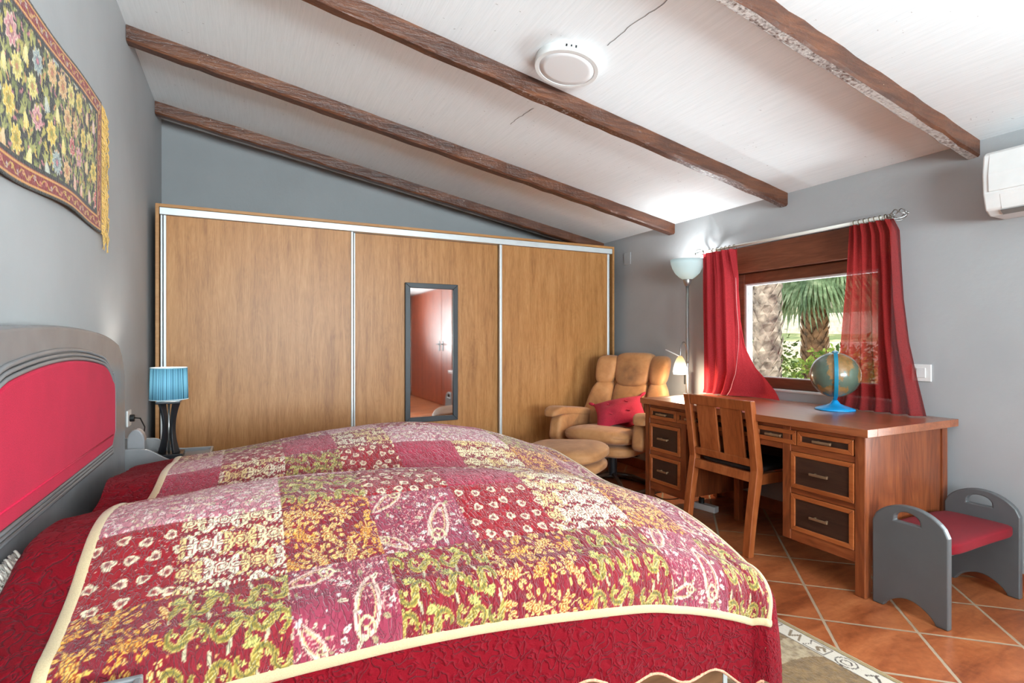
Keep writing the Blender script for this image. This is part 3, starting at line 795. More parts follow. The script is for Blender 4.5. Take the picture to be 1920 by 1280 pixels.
for y in (1.998, 2.446): MB().box((2.83, y, 0), (2.872, y+.042, .42)).build('leg', M_chair, ch, bevel=.004)
skew(2.044, 2.444, .775, .832, .002, .03).build('top_rail', M_chair, ch, bevel=.003)
skew(2.044, 2.444, .470, .512, .004, .03).build('lower_rail', M_chair, ch, bevel=.003)
for a, b_ in ((2.078, 2.222), (2.258, 2.400)): skew(a, b_, .510, .777, .009, .023).build('back_slat', M_chair, ch, bevel=.002)
skew(2.044, 2.444, .388, .438, .004, .03).build('seat_rail', M_chair, ch, bevel=.003)
m = MB().box((2.48, 2.004, .375), (2.84, 2.028, .432)).box((2.48, 2.46, .375), (2.84, 2.484, .432)).box((2.84, 2.04, .375), (2.864, 2.446, .432))
m.build('seat_frame', M_chair, ch, bevel=.003)
MB().puff((.19, .215, .017), lambda x, y, z: (2.672+x, 2.244+y, .449+z), e=6, n=10).build('seat_pad', M_padblack, ch, smooth=True)

# ================================================================== STOOL
st = empty('vanity_stool', (2.8, 1.29, 0), 'low grey stool with hand-hole side panels and red seat beside the desk', 'stool')
def stool_panel(x0_):
    y0, y1 = 1.145, 1.434
    out = [(y0, 0), (y0+.045, 0)]
    out += [(y0+.05+(y1-y0-.10)*i/14, .012+.052*sin(pi*i/14)**.8) for i in range(15)]
    out += [(y1-.045, 0), (y1, 0), (y1, .365)]
    out += [(y1-(y1-y0)*i/20, .365+.092*(1-((i-10)/10)**2)**.62) for i in range(1, 20)]
    out += [(y0, .365)]
    hole = [(1.345, .385), (1.343, .395)]+[(1.2945+.049*cos(pi*i/12), .395+.034*sin(pi*i/12)) for i in range(1, 12)]+[(1.246, .395), (1.244, .385)]
    bm = bmesh.new(); ed = []
    for loop in (out, hole):
        vs = [bm.verts.new((x0_, y, z)) for y, z in loop]
        ed += [bm.edges.new((vs[i], vs[(i+1) % len(vs)])) for i in range(len(vs))]
    r = bmesh.ops.triangle_fill(bm, edges=ed, use_beauty=True)
    fs = [f for f in r['geom'] if isinstance(f, bmesh.types.BMFace)]
    bmesh.ops.dissolve_limit(bm, angle_limit=.01, verts=bm.verts, edges=bm.edges)
    ex = bmesh.ops.extrude_face_region(bm, geom=bm.faces[:])
    bmesh.ops.translate(bm, verts=[v for v in ex['geom'] if isinstance(v, bmesh.types.BMVert)], vec=(.03, 0, 0))
    bmesh.ops.recalc_face_normals(bm, faces=bm.faces)
    me = bpy.data.meshes.new('side_panel'); bm.to_mesh(me); bm.free()
    o = link('side_panel', me, M_greystool, st)
    md = o.modifiers.new('bevel', 'BEVEL'); md.width = .006; md.segments = 3; md.limit_method = 'ANGLE'; md.angle_limit = radians(50)
stool_panel(2.492); stool_panel(3.085)
def seatfn(x, y, z): return (2.8035+x, 1.29+y, .305+z+.006*(1-(x/.28)**2))
MB().puff((.283, .143, .026), seatfn, e=7, n=14).build('seat_cushion', M_redseat, st, smooth=True)
MB().box((2.522, 1.19, .262), (3.085, 1.39, .281)).build('seat_board', M_greystool, st, bevel=.003)

# ================================================================== GLOBE
gx, gy, gz = 2.995, 1.925, DT
gl = empty('desk_globe', (gx, gy, gz), 'small world globe on a bright blue stand on the desk', 'globe')
MB().rev((gx, gy, gz), [(.100, 0), (.102, .004), (.096, .010), (.070, .019), (.045, .027), (.026, .036), (.018, .048), (.012, .056)], 40).build('stand_base', M_bluebase, gl, smooth=True)
cz = gz+.198; R = .127
b = N('globe_map'); v = b.obj(loc=(.3, .1, -.2))
nz = b.noise(v, 8.5, 7, .6, .2); n2 = b.noise(v, 30, 4)
land = b.math('SMOOTH_MIN', 1.0, b.math('MULTIPLY', b.math('MAXIMUM', b.math('SUBTRACT', nz, .515), 0.0), 40.0), .1)
sea = b.ramp(b.noise(v, 6, 3), [(.3, (66, 88, 80)), (.7, (98, 112, 96))])
ld = b.ramp(n2, [(.3, (112, 100, 64)), (.5, (146, 108, 64)), (.72, (160, 128, 88))])
Mglobe = b.pbr(b.mix(land, sea, ld), .25, None, Specular_IOR_Level=.6, Coat_Weight=.3)
bm = bmesh.new(); bmesh.ops.create_uvsphere(bm, u_segments=64, v_segments=40, radius=R)
me = bpy.data.meshes.new('sphere'); bm.to_mesh(me); bm.free(); me.transform(Matrix.Rotation(radians(23), 4, 'X')); me.transform(Matrix.Translation((gx, gy, cz)))
link('globe_ball', me, Mglobe, gl, smooth=True)
az = math.atan2(-gy, -gx)+.05; pts = []
for i in range(33):
    a = -pi/2+pi*i/32; pts.append((gx+(R+.007)*cos(a)*cos(az), gy+(R+.007)*cos(a)*sin(az), cz+(R+.007)*sin(a)))
pts = [(gx, gy, gz+.05)]+pts
vs = []; fs = []; sd = Vector((-sin(az), cos(az), 0))
for i, p in enumerate(pts):
    p = Vector(p); d = (p-Vector((gx, gy, cz))).normalized()
    for s_, o_ in ((-.010, -.003), (.010, -.003), (.010, .004), (-.010, .004)): vs.append(p+sd*s_+d*o_)
n = len(pts)
fs = [(i*4+q, i*4+(q+1) % 4, i*4+4+(q+1) % 4, i*4+4+q) for i in range(n-1) for q in range(4)]+[(3, 2, 1, 0), (4*n-4, 4*n-3, 4*n-2, 4*n-1)]
MB().add(vs, fs).build('meridian_arm', plain('teal_blue_plastic', (30, 128, 158), .25, var=.03), gl, bevel=.002)
MB().rev((gx, gy, cz+R-.002), [(.016, 0), (.016, .006), (.008, .012), (.002, .013)], 20).build('pivot_cap', M_bluebase, gl, smooth=True)

# ================================================================== FLOOR LAMP
fx, fy = 3.05, 3.12
fl = empty('floor_lamp', (fx, fy, 0), 'tall grey floor lamp with frosted glass bowl and lit reading arm behind the desk', 'lamp')
MB().rev((fx, fy, 0), [(.125, 0), (.127, .006), (.12, .016), (.06, .024), (.014, .030)], 40).build('base', M_chrome, fl, smooth=True)
MB().cyl((fx, fy, .028), (fx, fy, 1.585), .0115, 16).build('pole', M_chrome, fl, smooth=True)
MB().rev((fx, fy, 1.575), [(.012, 0), (.02, .008), (.034, .052), (.030, .058)], 28).build('bowl_holder', M_chrome, fl, smooth=True)
b = N('frosted_bowl_glass'); d = b.n('BsdfTranslucent'); d.inputs[0].default_value = C4((214, 226, 226)); e = b.n('BsdfPrincipled'); e.inputs['Base Color'].default_value = C4((214, 226, 228)); e.inputs['Roughness'].default_value = .35
mx = b.n('MixShader'); mx.inputs[0].default_value = .5; b.t.links.new(d.outputs[0], mx.inputs[1]); b.t.links.new(e.outputs[0], mx.inputs[2]); b.t.links.new(mx.outputs[0], b.out.inputs[0])
M_bowl = b.m
pr = [(.034, 0), (.060, .016), (.090, .046), (.112, .086), (.123, .120), (.128, .150)]
pr2 = [(r-.004, h+.004 if i < 5 else h) for i, (r, h) in enumerate(pr)][::-1]
MB().rev((fx, fy, 1.628), pr+pr2, 48, cap=False).build('glass_bowl', M_bowl, fl, smooth=True)
MB().rev((fx, fy, 1.65), [(.006, 0), (.016, .012), (.022, .034), (.016, .056), (.004, .064)], 16).build('bulb', mat_emit('warm_bulb_glow', (255, 226, 170), 5), fl, smooth=True)
arm = []
for i in range(25):
    a = i/24; th = pi*a
    k = (1-cos(th))/2; arm.append((fx-.006-.136*k, fy-.012-.06*k, .985+.135*sin(th)+.045*k))
MB().tube(arm, .0052, 8).build('reading_arm', M_chrome, fl, smooth=True)
rx, ry, rz = arm[-1]
rs = MB().rev((rx, ry, rz+.012), [(.012, 0), (.026, -.020), (.040, -.052), (.050, -.090), (.053, -.118), (.049, -.138), (.046, -.138), (.049, -.115), (.036, -.052), (.010, -.006)], 32, cap=False)
b = N('lit_reading_shade'); e = b.n('Emission'); sp = b.n('SeparateXYZ'); tc = b.n('TexCoord'); b.t.links.new(tc.outputs['Generated'], sp.inputs[0])
b.t.links.new(b.ramp(sp.outputs[2], [(.0, (255, 252, 246)), (.45, (255, 246, 232)), (.75, (250, 214, 160)), (1, (226, 172, 112))]), e.inputs[0]); e.inputs[1].default_value = 1.25
b.t.links.new(e.outputs[0], b.out.inputs[0])
rsh = rs.build('reading_shade', b.m, fl, smooth=True)
MB().tube([(rx, ry, rz+.008), (rx-.035, ry+.05, rz+.036), (rx-.06, ry+.09, rz+.058)], .004, 8).build('aiming_handle', M_whiteplastic, fl, smooth=True)
MB().box((fx-.012, fy+.004, .82), (fx+.006, fy+.026, .90)).build('dimmer_switch', M_cable, fl, bevel=.003)
MB().tube([(fx, fy+.015, .82), (fx+.004, fy+.018, .76), (fx-.004, fy+.014, .70), (fx, fy+.014, .1), (fx, fy+.02, .03)], .0028, 6).build('cord', M_cable, fl, smooth=True)

# ================================================================== CEILING LIGHT
slope = math.atan(.18); clx, cly = 1.352, 2.146; clz = ceil_z(clx)
nv = Vector((-sin(slope), 0, -cos(slope)))
ct = Vector((clx, cly, clz))
cl = empty('ceiling_light', (clx, cly, clz), 'round white flush ceiling light between two beams', 'light')
MB().rev(ct, [(.150, .0), (.152, .004), (.152, .036), (.149, .040), (.131, .040), (.130, .037)], 72, nv).build('housing', M_white, cl)
smooth_by_angle(cl.children[0])
b = N('opal_diffuser'); Mdif = b.pbr((226, 225, 225), .45, None, Emission_Color=(1, .98, .96, 1), Emission_Strength=.0)
MB().rev(ct, [(.1305, .0371), (.1305, .0385), (.10, .0395), (.02, .0400)], 72, nv).build('diffuser', Mdif, cl, smooth=True)
m = MB(); az0 = math.atan2(-cly, -clx)
for da, h in ((-.16, .013), (-.135, .013), (-.01, .010), (.01, .010), (.125, .013), (.15, .013)):
    a = az0+da+.12; e1 = nv.orthogonal()
    d = Vector((cos(a), sin(a), 0)); d = (d-nv*d.dot(nv)).normalized(); sdv = nv.cross(d)
    c = ct+d*.1524+nv*.019
    m.add([c+sdv*s_*.0022+nv*h_*h for s_, h_ in ((-1, -.5), (1, -.5), (1, .5), (-1, .5))], [(0, 1, 2, 3)])
m.build('vent_slots', M_cable, cl, fix=False)

# ================================================================== AIR CONDITIONER
ac = empty('air_conditioner', (3.1, .85, 1.72), 'white wall-mounted air conditioner at the right edge, below the end of a beam', 'air conditioner')
pf = [(3.198, 2.004), (3.02, 2.004), (3.0, 1.99), (2.992, 1.90), (2.998, 1.815), (3.02, 1.745), (3.06, 1.722), (3.198, 1.722)]
pla = lambda p, d: (p[0], d, p[1])
MB().prism(pf, pla, .43, 1.245).build('housing', M_white, ac, bevel=.008, seg=3)
MB().prism([(3.0, 1.992), (2.988, 1.90), (2.993, 1.822), (3.006, 1.822), (3.006, 1.992)], pla, .445, 1.222).build('front_panel', M_white, ac, bevel=.004)
MB().prism([(3.000, 1.806), (3.020, 1.742), (3.026, 1.744), (3.007, 1.808)], pla, .50, 1.185).build('louver', M_white, ac, bevel=.002)
MB().prism([(3.022, 1.737), (3.05, 1.7205), (3.056, 1.7225), (3.03, 1.739)], pla, .49, 1.19).build('air_outlet', plain('grey_slot', (120, 116, 112), .6), ac)

# ================================================================== SWITCHES
sw = empty('light_switch', (XR, 1.585, .98), 'white square light switch on the right wall beside the right curtain', 'switch')
MB().box((XR-.009, 1.542, .94), (XR, 1.634, 1.03)).build('plate', M_whiteplastic, sw, bevel=.003)
MB().box((XR-.013, 1.567, .96), (XR-.008, 1.610, 1.012)).build('rocker', M_white, sw, bevel=.002)
o = MB().box((XR-.006, 3.985, 1.868), (XR, 4.085, 1.978)).build('blank_cover_plate', M_wall, origin=(XR, 4.035, 1.92), bevel=.003)  # plain blanking plate on the wall, not a socket
prop(o, 'square blank cover plate painted wall grey, high on the right wall beside the wardrobe', 'cover plate')

# ================================================================== POWER STRIP
ps = empty('power_strip', (2.83, 2.70, 0), 'short white power strip with a black plug on the floor under the desk', 'power strip')
q = Vector((2.815, 2.70, 0)); dv = Vector((.05, -.25, 0)).normalized(); nvv = Vector((-dv.y, dv.x, 0))
def strip_pt(a, s, z): p = q+dv*a+nvv*s; return (p.x, p.y, z)
MB().hexa([strip_pt(-.09, -.027, 0), strip_pt(.075, -.027, 0), strip_pt(.075, .027, 0), strip_pt(-.09, .027, 0), strip_pt(-.09, -.027, .042), strip_pt(.075, -.027, .042), strip_pt(.075, .027, .042), strip_pt(-.09, .027, .042)]).build('housing', M_whiteplastic, ps, bevel=.006)
MB().cyl(strip_pt(-.04, 0, .04), strip_pt(-.04, 0, .075), .019, 16).build('plug', M_cable, ps, bevel=.003)
cb = [strip_pt(-.04, 0, .07), (2.80, 2.80, .09), (2.76, 2.92, .03), (2.72, 3.02, .006), (2.74, 3.14, .006), (2.82, 3.17, .006), (2.93, 3.14, .006), (3.04, 3.14, .012)]
cv = []
for i in range(len(cb)-1):
    p0, p1_, p2_, p3_ = [Vector(cb[max(0, min(len(cb)-1, i+k))]) for k in (-1, 0, 1, 2)]
    for s in range(6):
        t_ = s/6; cv.append(.5*((2*p1_)+(p2_-p0)*t_+(2*p0-5*p1_+4*p2_-p3_)*t_*t_+(3*p1_-p0-3*p2_+p3_)*t_**3))
cv.append(Vector(cb[-1]))
for p in cv: p.z = max(p.z, .005)
prop(MB().tube(cv, .0035, 8).build('extension_cable', M_cable, smooth=True, origin=(2.8, 2.9, 0)), 'black cable looping over the floor from the power strip towards the floor lamp', 'cable')

# ================================================================== RECLINER
fv = Vector((-.900, -.436, 0)); qv = Vector((.436, -.900, 0)); O = Vector((2.565, 3.44, 0))
def L(a, b_, z): p = O+qv*a+fv*b_; return (p.x, p.y, z)
def mat_headrest():
    m_ = M_leather.copy(); m_.name = 'tan_leather_with_worn_patch'; t = m_.node_tree
    pr_ = next(n_ for n_ in t.nodes if n_.type == 'BSDF_PRINCIPLED'); src_ = pr_.inputs['Base Color'].links[0].from_socket
    c_ = Vector(backp(0, .46, .115))-O
    tc_ = t.nodes.new('ShaderNodeTexCoord'); vm = t.nodes.new('ShaderNodeVectorMath'); vm.operation = 'DISTANCE'; vm.inputs[1].default_value = c_
    nz_ = t.nodes.new('ShaderNodeTexNoise'); nz_.inputs['Scale'].default_value = 16
    t.links.new(tc_.outputs['Object'], vm.inputs[0]); t.links.new(tc_.outputs['Object'], nz_.inputs['Vector'])
    mr = t.nodes.new('ShaderNodeMapRange'); mr.inputs[1].default_value = .05; mr.inputs[2].default_value = .15; mr.inputs[3].default_value = 1.0; mr.inputs[4].default_value = 0
    t.links.new(vm.outputs['Value'], mr.inputs[0])
    mu = t.nodes.new('ShaderNodeMath'); mu.operation = 'MULTIPLY'; t.links.new(mr.outputs[0], mu.inputs[0]); t.links.new(nz_.outputs[0], mu.inputs[1])
    mx_ = t.nodes.new('ShaderNodeMix'); mx_.data_type = 'RGBA'; t.links.new(mu.outputs[0], mx_.inputs[0]); t.links.new(src_, mx_.inputs[6]); mx_.inputs[7].default_value = C4((74, 52, 38))
    t.links.new(mx_.outputs[2], pr_.inputs['Base Color']); return m_
rc = empty('recliner_armchair', tuple(O), 'timeworn tan leather recliner armchair in the corner between wardrobe and desk', 'armchair')
def seat(x, y, z):
    b_ = .02+y; zz = .435+z+.02*(b_/.3)-.02*(x/.3)**2*(1 if z > 0 else .3)
    return L(x, b_, zz)
MB().puff((.285, .335, .065), seat, e=3.6, n=16).build('seat_cushion', M_leather, rc, smooth=True)
MB().puff((.27, .30, .05), lambda x, y, z: L(x, y-.02, .335+z), e=4, n=12).build('seat_base', M_leather, rc, smooth=True)
def backp(a, h, d):  # h height along back, d thickness toward the front
    s = h/.62; b0 = -.30-.22*s; z = .44+h*.97
    return L(a, b0+d, z)
M_headrest = mat_headrest()
MB().puff((.155, .235, .06), lambda x, y, z: backp(x, .17+y, .035+z), e=4.5, n=14).build('back_cushion', M_leather, rc, smooth=True)
MB().puff((.168, .145, .066), lambda x, y, z: backp(x*(1+.12*(y/.145)), .49+y, .058+z-.02*(x/.17)**2), e=4, n=14).build('headrest', M_headrest, rc, smooth=True)
for sg in (-1, 1):
    MB().puff((.095, .20, .07), lambda x, y, z: backp(sg*(.235+.045*(1-(y+.2)/.4))+x*(1.25-.35*(y+.2)/.4), .195+y, .045+z+.05*((x*sg+.095)/.19)), e=3.4, n=12).build('side_wing', M_leather, rc, smooth=True)
    MB().puff((.085, .125, .066), lambda x, y, z: backp(sg*.235+x*(1+.1*y/.125), .485+y, .05+z+.05*((x*sg+.085)/.17)), e=3.4, n=12).build('upper_wing', M_leather, rc, smooth=True)
    # arm: padded top that folds down at the front, over an inner panel
    m = MB(); 
    m.puff((.074, .27, .036), lambda x, y, z: L(sg*(.365+.012*sin(y*5))+x, .04+y, .585+z+.03*(y/.26)-.03*max(0, (y-.16)/.1)**2), e=4.2, n=14)
    m.build('arm_pad', M_leather, rc, smooth=True)
    MB().puff((.064, .255, .11), lambda x, y, z: L(sg*.352+x, .02+y-.02*(z/.11), .47+z), e=5, n=10).build('arm_panel', M_leather, rc, smooth=True)
MB().puff((.30, .045, .27), lambda x, y, z: (lambda p: p)(L(x*(1-.1*(z/.27)), -.335-.10*((z+.27)/.54)+y-.02, .64+z)), e=4, n=10).build('back_shell', M_leather, rc, smooth=True)
MB().cyl(L(0, -.03, .10), L(0, -.03, .30), .035, 20).build('pedestal', M_black, rc, smooth=False)
m = MB().box((-.22, -.02, .27), (.22, .02, .29)); vs = [L(x, y-.03, z) for x, y, z in m.v]; m.v = vs
m2 = MB().box((-.02, -.24, .27), (.02, .24, .29)); m.add([L(x, y-.03, z) for x, y, z in m2.v], m2.f)
m.build('support_bar', M_black, rc, bevel=.004)
ring = [L(.285*cos(2*pi*k/48), -.03+.285*sin(2*pi*k/48), .022) for k in range(48)]
M_bent = wood('dark_bent_wood', (46, 30, 22), (66, 44, 32), (86, 60, 44), 'X', 1, .35)
MB().tube(ring, .021, 10, True).build('ring_base', M_bent, rc, smooth=True)
m = MB()
for k in range(4):
    a = pi/4+pi/2*k; m.tube([L(.02*cos(a), -.03+.02*sin(a), .11), L(.16*cos(a), -.03+.16*sin(a), .085), L(.28*cos(a), -.03+.28*sin(a), .03)], .016, 8)
m.build('base_spider', M_bent, rc, smooth=True)
# ottoman
Oo = Vector((1.905, 3.055, 0))
def LO(a, b_, z): p = Oo+qv*a+fv*b_; return (p.x, p.y, z)
ot = empty('footstool', tuple(Oo), 'tan leather footstool with a double-layered cushion in front of the recliner', 'footstool')
MB().puff((.285, .20, .046), lambda x, y, z: LO(x, y, .425+z+.012*sin(x*9)*(z > 0)-.02*(y/.2)), e=3, n=16).build('top_cushion', M_leather, ot, smooth=True)
MB().puff((.275, .19, .046), lambda x, y, z: LO(x, y+.0, .345+z-.02*(y/.2)), e=3, n=14).build('lower_cushion', M_leather, ot, smooth=True)
MB().cyl(LO(0, 0, .03), LO(0, 0, .31), .028, 16).build('pedestal', M_black, ot)
MB().tube([LO(.19*cos(2*pi*k/40), .19*sin(2*pi*k/40), .02) for k in range(40)], .018, 10, True).build('ring_base', M_bent, ot, smooth=True)
m = MB()
for k in range(4):
    a = pi/4+pi/2*k; m.tube([LO(.02*cos(a), .02*sin(a), .05), LO(.185*cos(a), .185*sin(a), .025)], .013, 8)
m.build('base_spider', M_bent, ot, smooth=True)
# red cushion on the recliner
cu = empty('throw_cushion', L(.04, .04, .5), 'raspberry red scatter cushion with small tufts lying on the recliner seat', 'cushion')
cu.location = L(.04, .04, .46)
def pil(u, v, w_):   # u along q, v up the lean
    lean = radians(34); k = 1
    a = .05+u*cos(.5)-v*sin(.5); vv = u*sin(.5)+v*cos(.5)
    return L(a, .10-(vv+.19)*cos(lean)+w_*sin(lean), .502+(vv+.19)*sin(lean)*.80+w_*cos(lean))
def pfn(x, y, z):
    ex = max(abs(x), abs(y))/.2; th = (1-min(1, (x/.205)**2))**.45*(1-min(1, (y/.205)**2))**.45
    s = 1-.10*(1-(x*y/.04)**2)*ex**3
    dim = sum(.5*math.exp(-((x-px_)**2+(y-py_)**2)/.0009) for px_ in (-.07, .07) for py_ in (-.07, .07))
    return pil(x*s, y*s, (z/abs(z) if z else 0)*.072*th*(1-.35*dim)+.001*(1 if z > 0 else -1))
m = MB(); n = 28
for sg in (1, -1):
    m.grid(n, n, (lambda sgn: (lambda u, v: pfn(-.2+.4*u, -.2+.4*v, .1*sgn)))(sg))
m.build('cover', M_cushion, cu, smooth=True)
for px_ in (-.07, .07):
    for py_ in (-.07, .07):
        c = Vector(pfn(px_, py_, .1)); t_ = MB()
        for k in range(4):
            a = 2*pi*k/4+.4; d = qv*cos(a)*.022+Vector((0, 0, 1))*sin(a)*.016+fv*.008; t_.tube([c, c+d*.6, c+d+Vector((0, 0, -.004))], [.004, .0045, .003], 6)
        t_.build('tuft', M_cushion, cu, smooth=True)
for (px_, py_) in ((-.2, -.2), (.2, -.2), (.2, .2), (-.2, .2)):
    c = Vector(pfn(px_, py_, .1)); d = (c-Vector(pil(0, 0, 0))).normalized(); t_ = MB().tube([c-d*.01, c+d*.02, c+d*.045], [.010, .014, .009], 8); t_.build('tassel', M_cushion, cu, smooth=True)
# ================================================================== QUILT SHAPE
QX = np.array([-.5, -.25, 0, .35, .7, 1.0, 1.25, 1.45])
QY = np.array([1.1, 1.3, 1.5, 1.7, 1.9, 2.1, 2.4, 2.6, 2.88])
QZ = np.array([
 [.58, .60, .605, .605, .59, .555, .475, .39],
 [.62, .65, .665, .67, .66, .635, .56, .46],
 [.69, .73, .742, .745, .73, .685, .60, .505],
 [.69, .725, .748, .745, .715, .66, .59, .51],
 [.64, .665, .68, .685, .675, .64, .585, .51],
 [.68, .70, .722, .745, .742, .70, .62, .53],
 [.655, .685, .72, .765, .775, .725, .645, .56],
 [.635, .665, .69, .735, .74, .695, .62, .54],
 [.55, .57, .59, .61, .61, .58, .53, .46]])
def _cub(xn, x):
    x = np.clip(x, xn[0], xn[-1]-1e-9); i = np.clip(np.searchsorted(xn, x, side='right')-1, 0, len(xn)-2)
    h = xn[i+1]-xn[i]; return i, (x-xn[i])/h, h
def _herm(xn, F, x):
    """monotone-ish cubic along axis 0 of F (len(xn), k) sampled at x -> (len(x), k)"""
    d = np.gradient(F, xn, axis=0); i, t, h = _cub(xn, x); t = t[:, None]; h = h[:, None]
    return F[i]*(1+2*t)*(1-t)**2+d[i]*h*t*(1-t)**2+F[i+1]*t*t*(3-2*t)+d[i+1]*h*t*t*(t-1)
_xs = np.linspace(-.5, 1.45, 196); _ys = np.linspace(1.1, 2.88, 179)
_Z = _herm(QX, _herm(QY, QZ, _ys).T, _xs).T      # (ny, nx)
def top_z(x, y):
    fx = np.clip((x+.5)/1.95*195, 0, 194.999); fy = np.clip((y-1.1)/1.78*178, 0, 177.999)
    i = fx.astype(int); j = fy.astype(int); a = fx-i; b = fy-j
    return (_Z[j, i]*(1-a)+_Z[j, i+1]*a)*(1-b)+(_Z[j+1, i]*(1-a)+_Z[j+1, i+1]*a)*b
SF, TN, TF, SH_ = 1.31, 1.17, 2.77, -.405
def quilt_p(s, t, lift=0.0):
    s, t = np.broadcast_arrays(np.asarray(s, float), np.asarray(t, float))
    x = s+(.055-.12*np.clip(s,0,.5))*np.clip((t-1.6)/.5, 0, 1)**2*(3-2*np.clip((t-1.6)/.5, 0, 1))
    ds = np.maximum(0, x-SF); dh = np.maximum(0, SH_-x)
    dn = np.maximum(0, TN-t); df = np.maximum(0, t-TF)
    ex = ds-dh; ey = df-dn
    d = np.hypot(ex, ey); dd = np.maximum(d, 1e-9); ux, uy = ex/dd, ey/dd
    r = .076+.064*np.abs(ux)*(ds > 0)-.05*(dh > 0)
    q = r*pi/2
    out = np.where(d < q, r*np.sin(np.minimum(d, q)/r), r+(.035+.035*np.abs(ux))*(d-q))
    drop = np.where(d < q, r*(1-np.cos(np.minimum(d, q)/r)), r+.995*(d-q))
    hang = np.maximum(0, d-q*.6)
    # soft waves of the hanging cloth
    wv = .022*hang*np.sin(9.0*x+1.0)*(np.abs(uy) > .3)+.03*hang*np.sin(8*t)*(np.abs(ux) > .3)
    out = out+wv+lift*np.where(d < q, np.sin(np.minimum(d, q)/r), 1)
    cx = np.clip(x, SH_, SF); cy = np.clip(t, TN, TF)
    z = top_z(cx, cy)-drop+lift*np.where(d < q, np.cos(np.minimum(d, q)/r), 0)
    z = z+.004*(fbm(x*7, t*7)-.5)*np.exp(-d*8)*2
    return np.stack([cx+ux*out, cy+uy*out, z], -1)
TB, TE = 1.04, 2.90
def near_edge(s): return TB-.048*np.clip(np.asarray(s, float)/1.02, 0, 1)**1.6
COLS = np.array([-.30, -.13, .08, .29, .52, .76, 1.02, 1.22, 1.39])
ROWS = np.array([1.04, 1.25, 1.46, 1.675, 1.89, 2.105, 2.32, 2.535, 2.72, 2.90])
# ================================================================== PATTERN PAINTING (cloth prints kept as mesh colour attributes)
def L3(c): return np.array(lin(c), float)
class Canvas:
    def __init__(s, S, T, base):
        s.S, s.T = S, T; s.c = np.empty((len(S), len(T), 3)); s.c[:] = L3(base); s.clip = None
    def sl(s, x0, x1, y0, y1):
        if s.clip: x0, x1, y0, y1 = max(x0, s.clip[0]), min(x1, s.clip[1]), max(y0, s.clip[2]), min(y1, s.clip[3])
        i0, i1 = np.searchsorted(s.S, [x0, x1]); j0, j1 = np.searchsorted(s.T, [y0, y1])
        if i1 <= i0 or j1 <= j0: return None
        return slice(i0, i1), slice(j0, j1)
    def loc(s, cx, cy, R):
        k = s.sl(cx-R, cx+R, cy-R, cy+R)
        if k is None: return None
        return k, s.S[k[0]][:, None]-cx, s.T[k[1]][None, :]-cy
    def put(s, k, mask, col, a=1.0):
        v = s.c[k]; m = np.broadcast_to(mask, v.shape[:2])[..., None]*a; v[:] = v*(1-m)+L3(col)*m
    def fill(s, x0, x1, y0, y1, fn):
        k = s.sl(x0, x1, y0, y1)
        if k is None: return
        X = s.S[k[0]][:, None]; Y = s.T[k[1]][None, :]; fn(k, *np.broadcast_arrays(X, Y))
    def flower(s, cx, cy, R, n, ph, col, edge=None, core=None, depth=.22, ew=.16):
        q = s.loc(cx, cy, R*1.15)
        if not q: return
        k, x, y = q; r = np.hypot(x, y); th = np.arctan2(y, x)
        lim = R*(1-depth+depth*np.cos(n*th+ph))
        if edge is not None: s.put(k, r < lim, edge); s.put(k, r < lim*(1-ew), col)
        else: s.put(k, r < lim, col)
        if core is not None: s.put(k, r < R*.34, core)
    def ring(s, cx, cy, R, w, col):
        q = s.loc(cx, cy, R+w)
        if q: k, x, y = q; s.put(k, abs(np.hypot(x, y)-R) < w, col)
    def leaf(s, cx, cy, L_, W, ang, col, vein=None, edge=None):
        q = s.loc(cx, cy, L_*1.05)
        if not q: return
        k, x, y = q; u = x*cos(ang)+y*sin(ang); v = -x*sin(ang)+y*cos(ang)
        m = abs(v) < W*np.maximum(0, 1-(u/L_)**2)
        if edge is not None: s.put(k, m, edge); m = abs(v) < (W-.0035)*np.maximum(0, 1-(u/(L_-.004))**2)
        s.put(k, m, col)
        if vein is not None: s.put(k, m & (abs(v) < W*.18), vein)
    def stroke(s, pts, w, col, w1=None):
        P = np.array(pts); W = np.linspace(w, w if w1 is None else w1, len(P))
        x0, y0 = P.min(0)-w*2; x1, y1 = P.max(0)+w*2; k = s.sl(x0, x1, y0, y1)
        if k is None: return
        X = s.S[k[0]][:, None]; Y = s.T[k[1]][None, :]; m = np.zeros((X.shape[0], Y.shape[1]), bool)
        for (a, b, wa) in zip(P[:-1], P[1:], W):
            d = b-a; l2 = max(d@d, 1e-12); t = np.clip(((X-a[0])*d[0]+(Y-a[1])*d[1])/l2, 0, 1)
            m |= np.hypot(X-a[0]-t*d[0], Y-a[1]-t*d[1]) < wa
        s.put(k, m, col)
    def heart(s, cx, cy, R, ang, col, core):
        q = s.loc(cx, cy, R*1.5)
        if not q: return
        k, x, y = q; u = (x*cos(ang)+y*sin(ang))/R; v = (-x*sin(ang)+y*cos(ang))/R+.15
        f = lambda z: (u/z)**2+((v/z)-.62*np.sqrt(np.abs(u/z)))**2
        s.put(k, f(1.0) < 1, col); s.put(k, f(.62) < 1, (206, 160, 140)); s.put(k, f(.42) < 1, core)
CREAM, GOLD, WINE, RED = (238, 220, 178), (236, 178, 86), (158, 36, 52), (166, 20, 34)
def jit(x0, x1, y0, y1, step, j):
    out = []; ny = max(1, round((y1-y0)/step)); nx = max(1, round((x1-x0)/step))
    for a in range(nx+1):
        for b_ in range(ny+1):
            out.append((x0+(a+(b_ % 2)*.5)*(x1-x0)/nx+random.uniform(-j, j), y0+(b_+.3)*(y1-y0)/ny+random.uniform(-j, j)))
    return out
def base_fill(cv, b, c1, c2, sc):
    def f(k, X, Y):
        n = fbm(X*sc, Y*sc*.5+9)[..., None]; cv.c[k] = L3(c1)*(1-n)+L3(c2)*n
    cv.fill(*b, f)
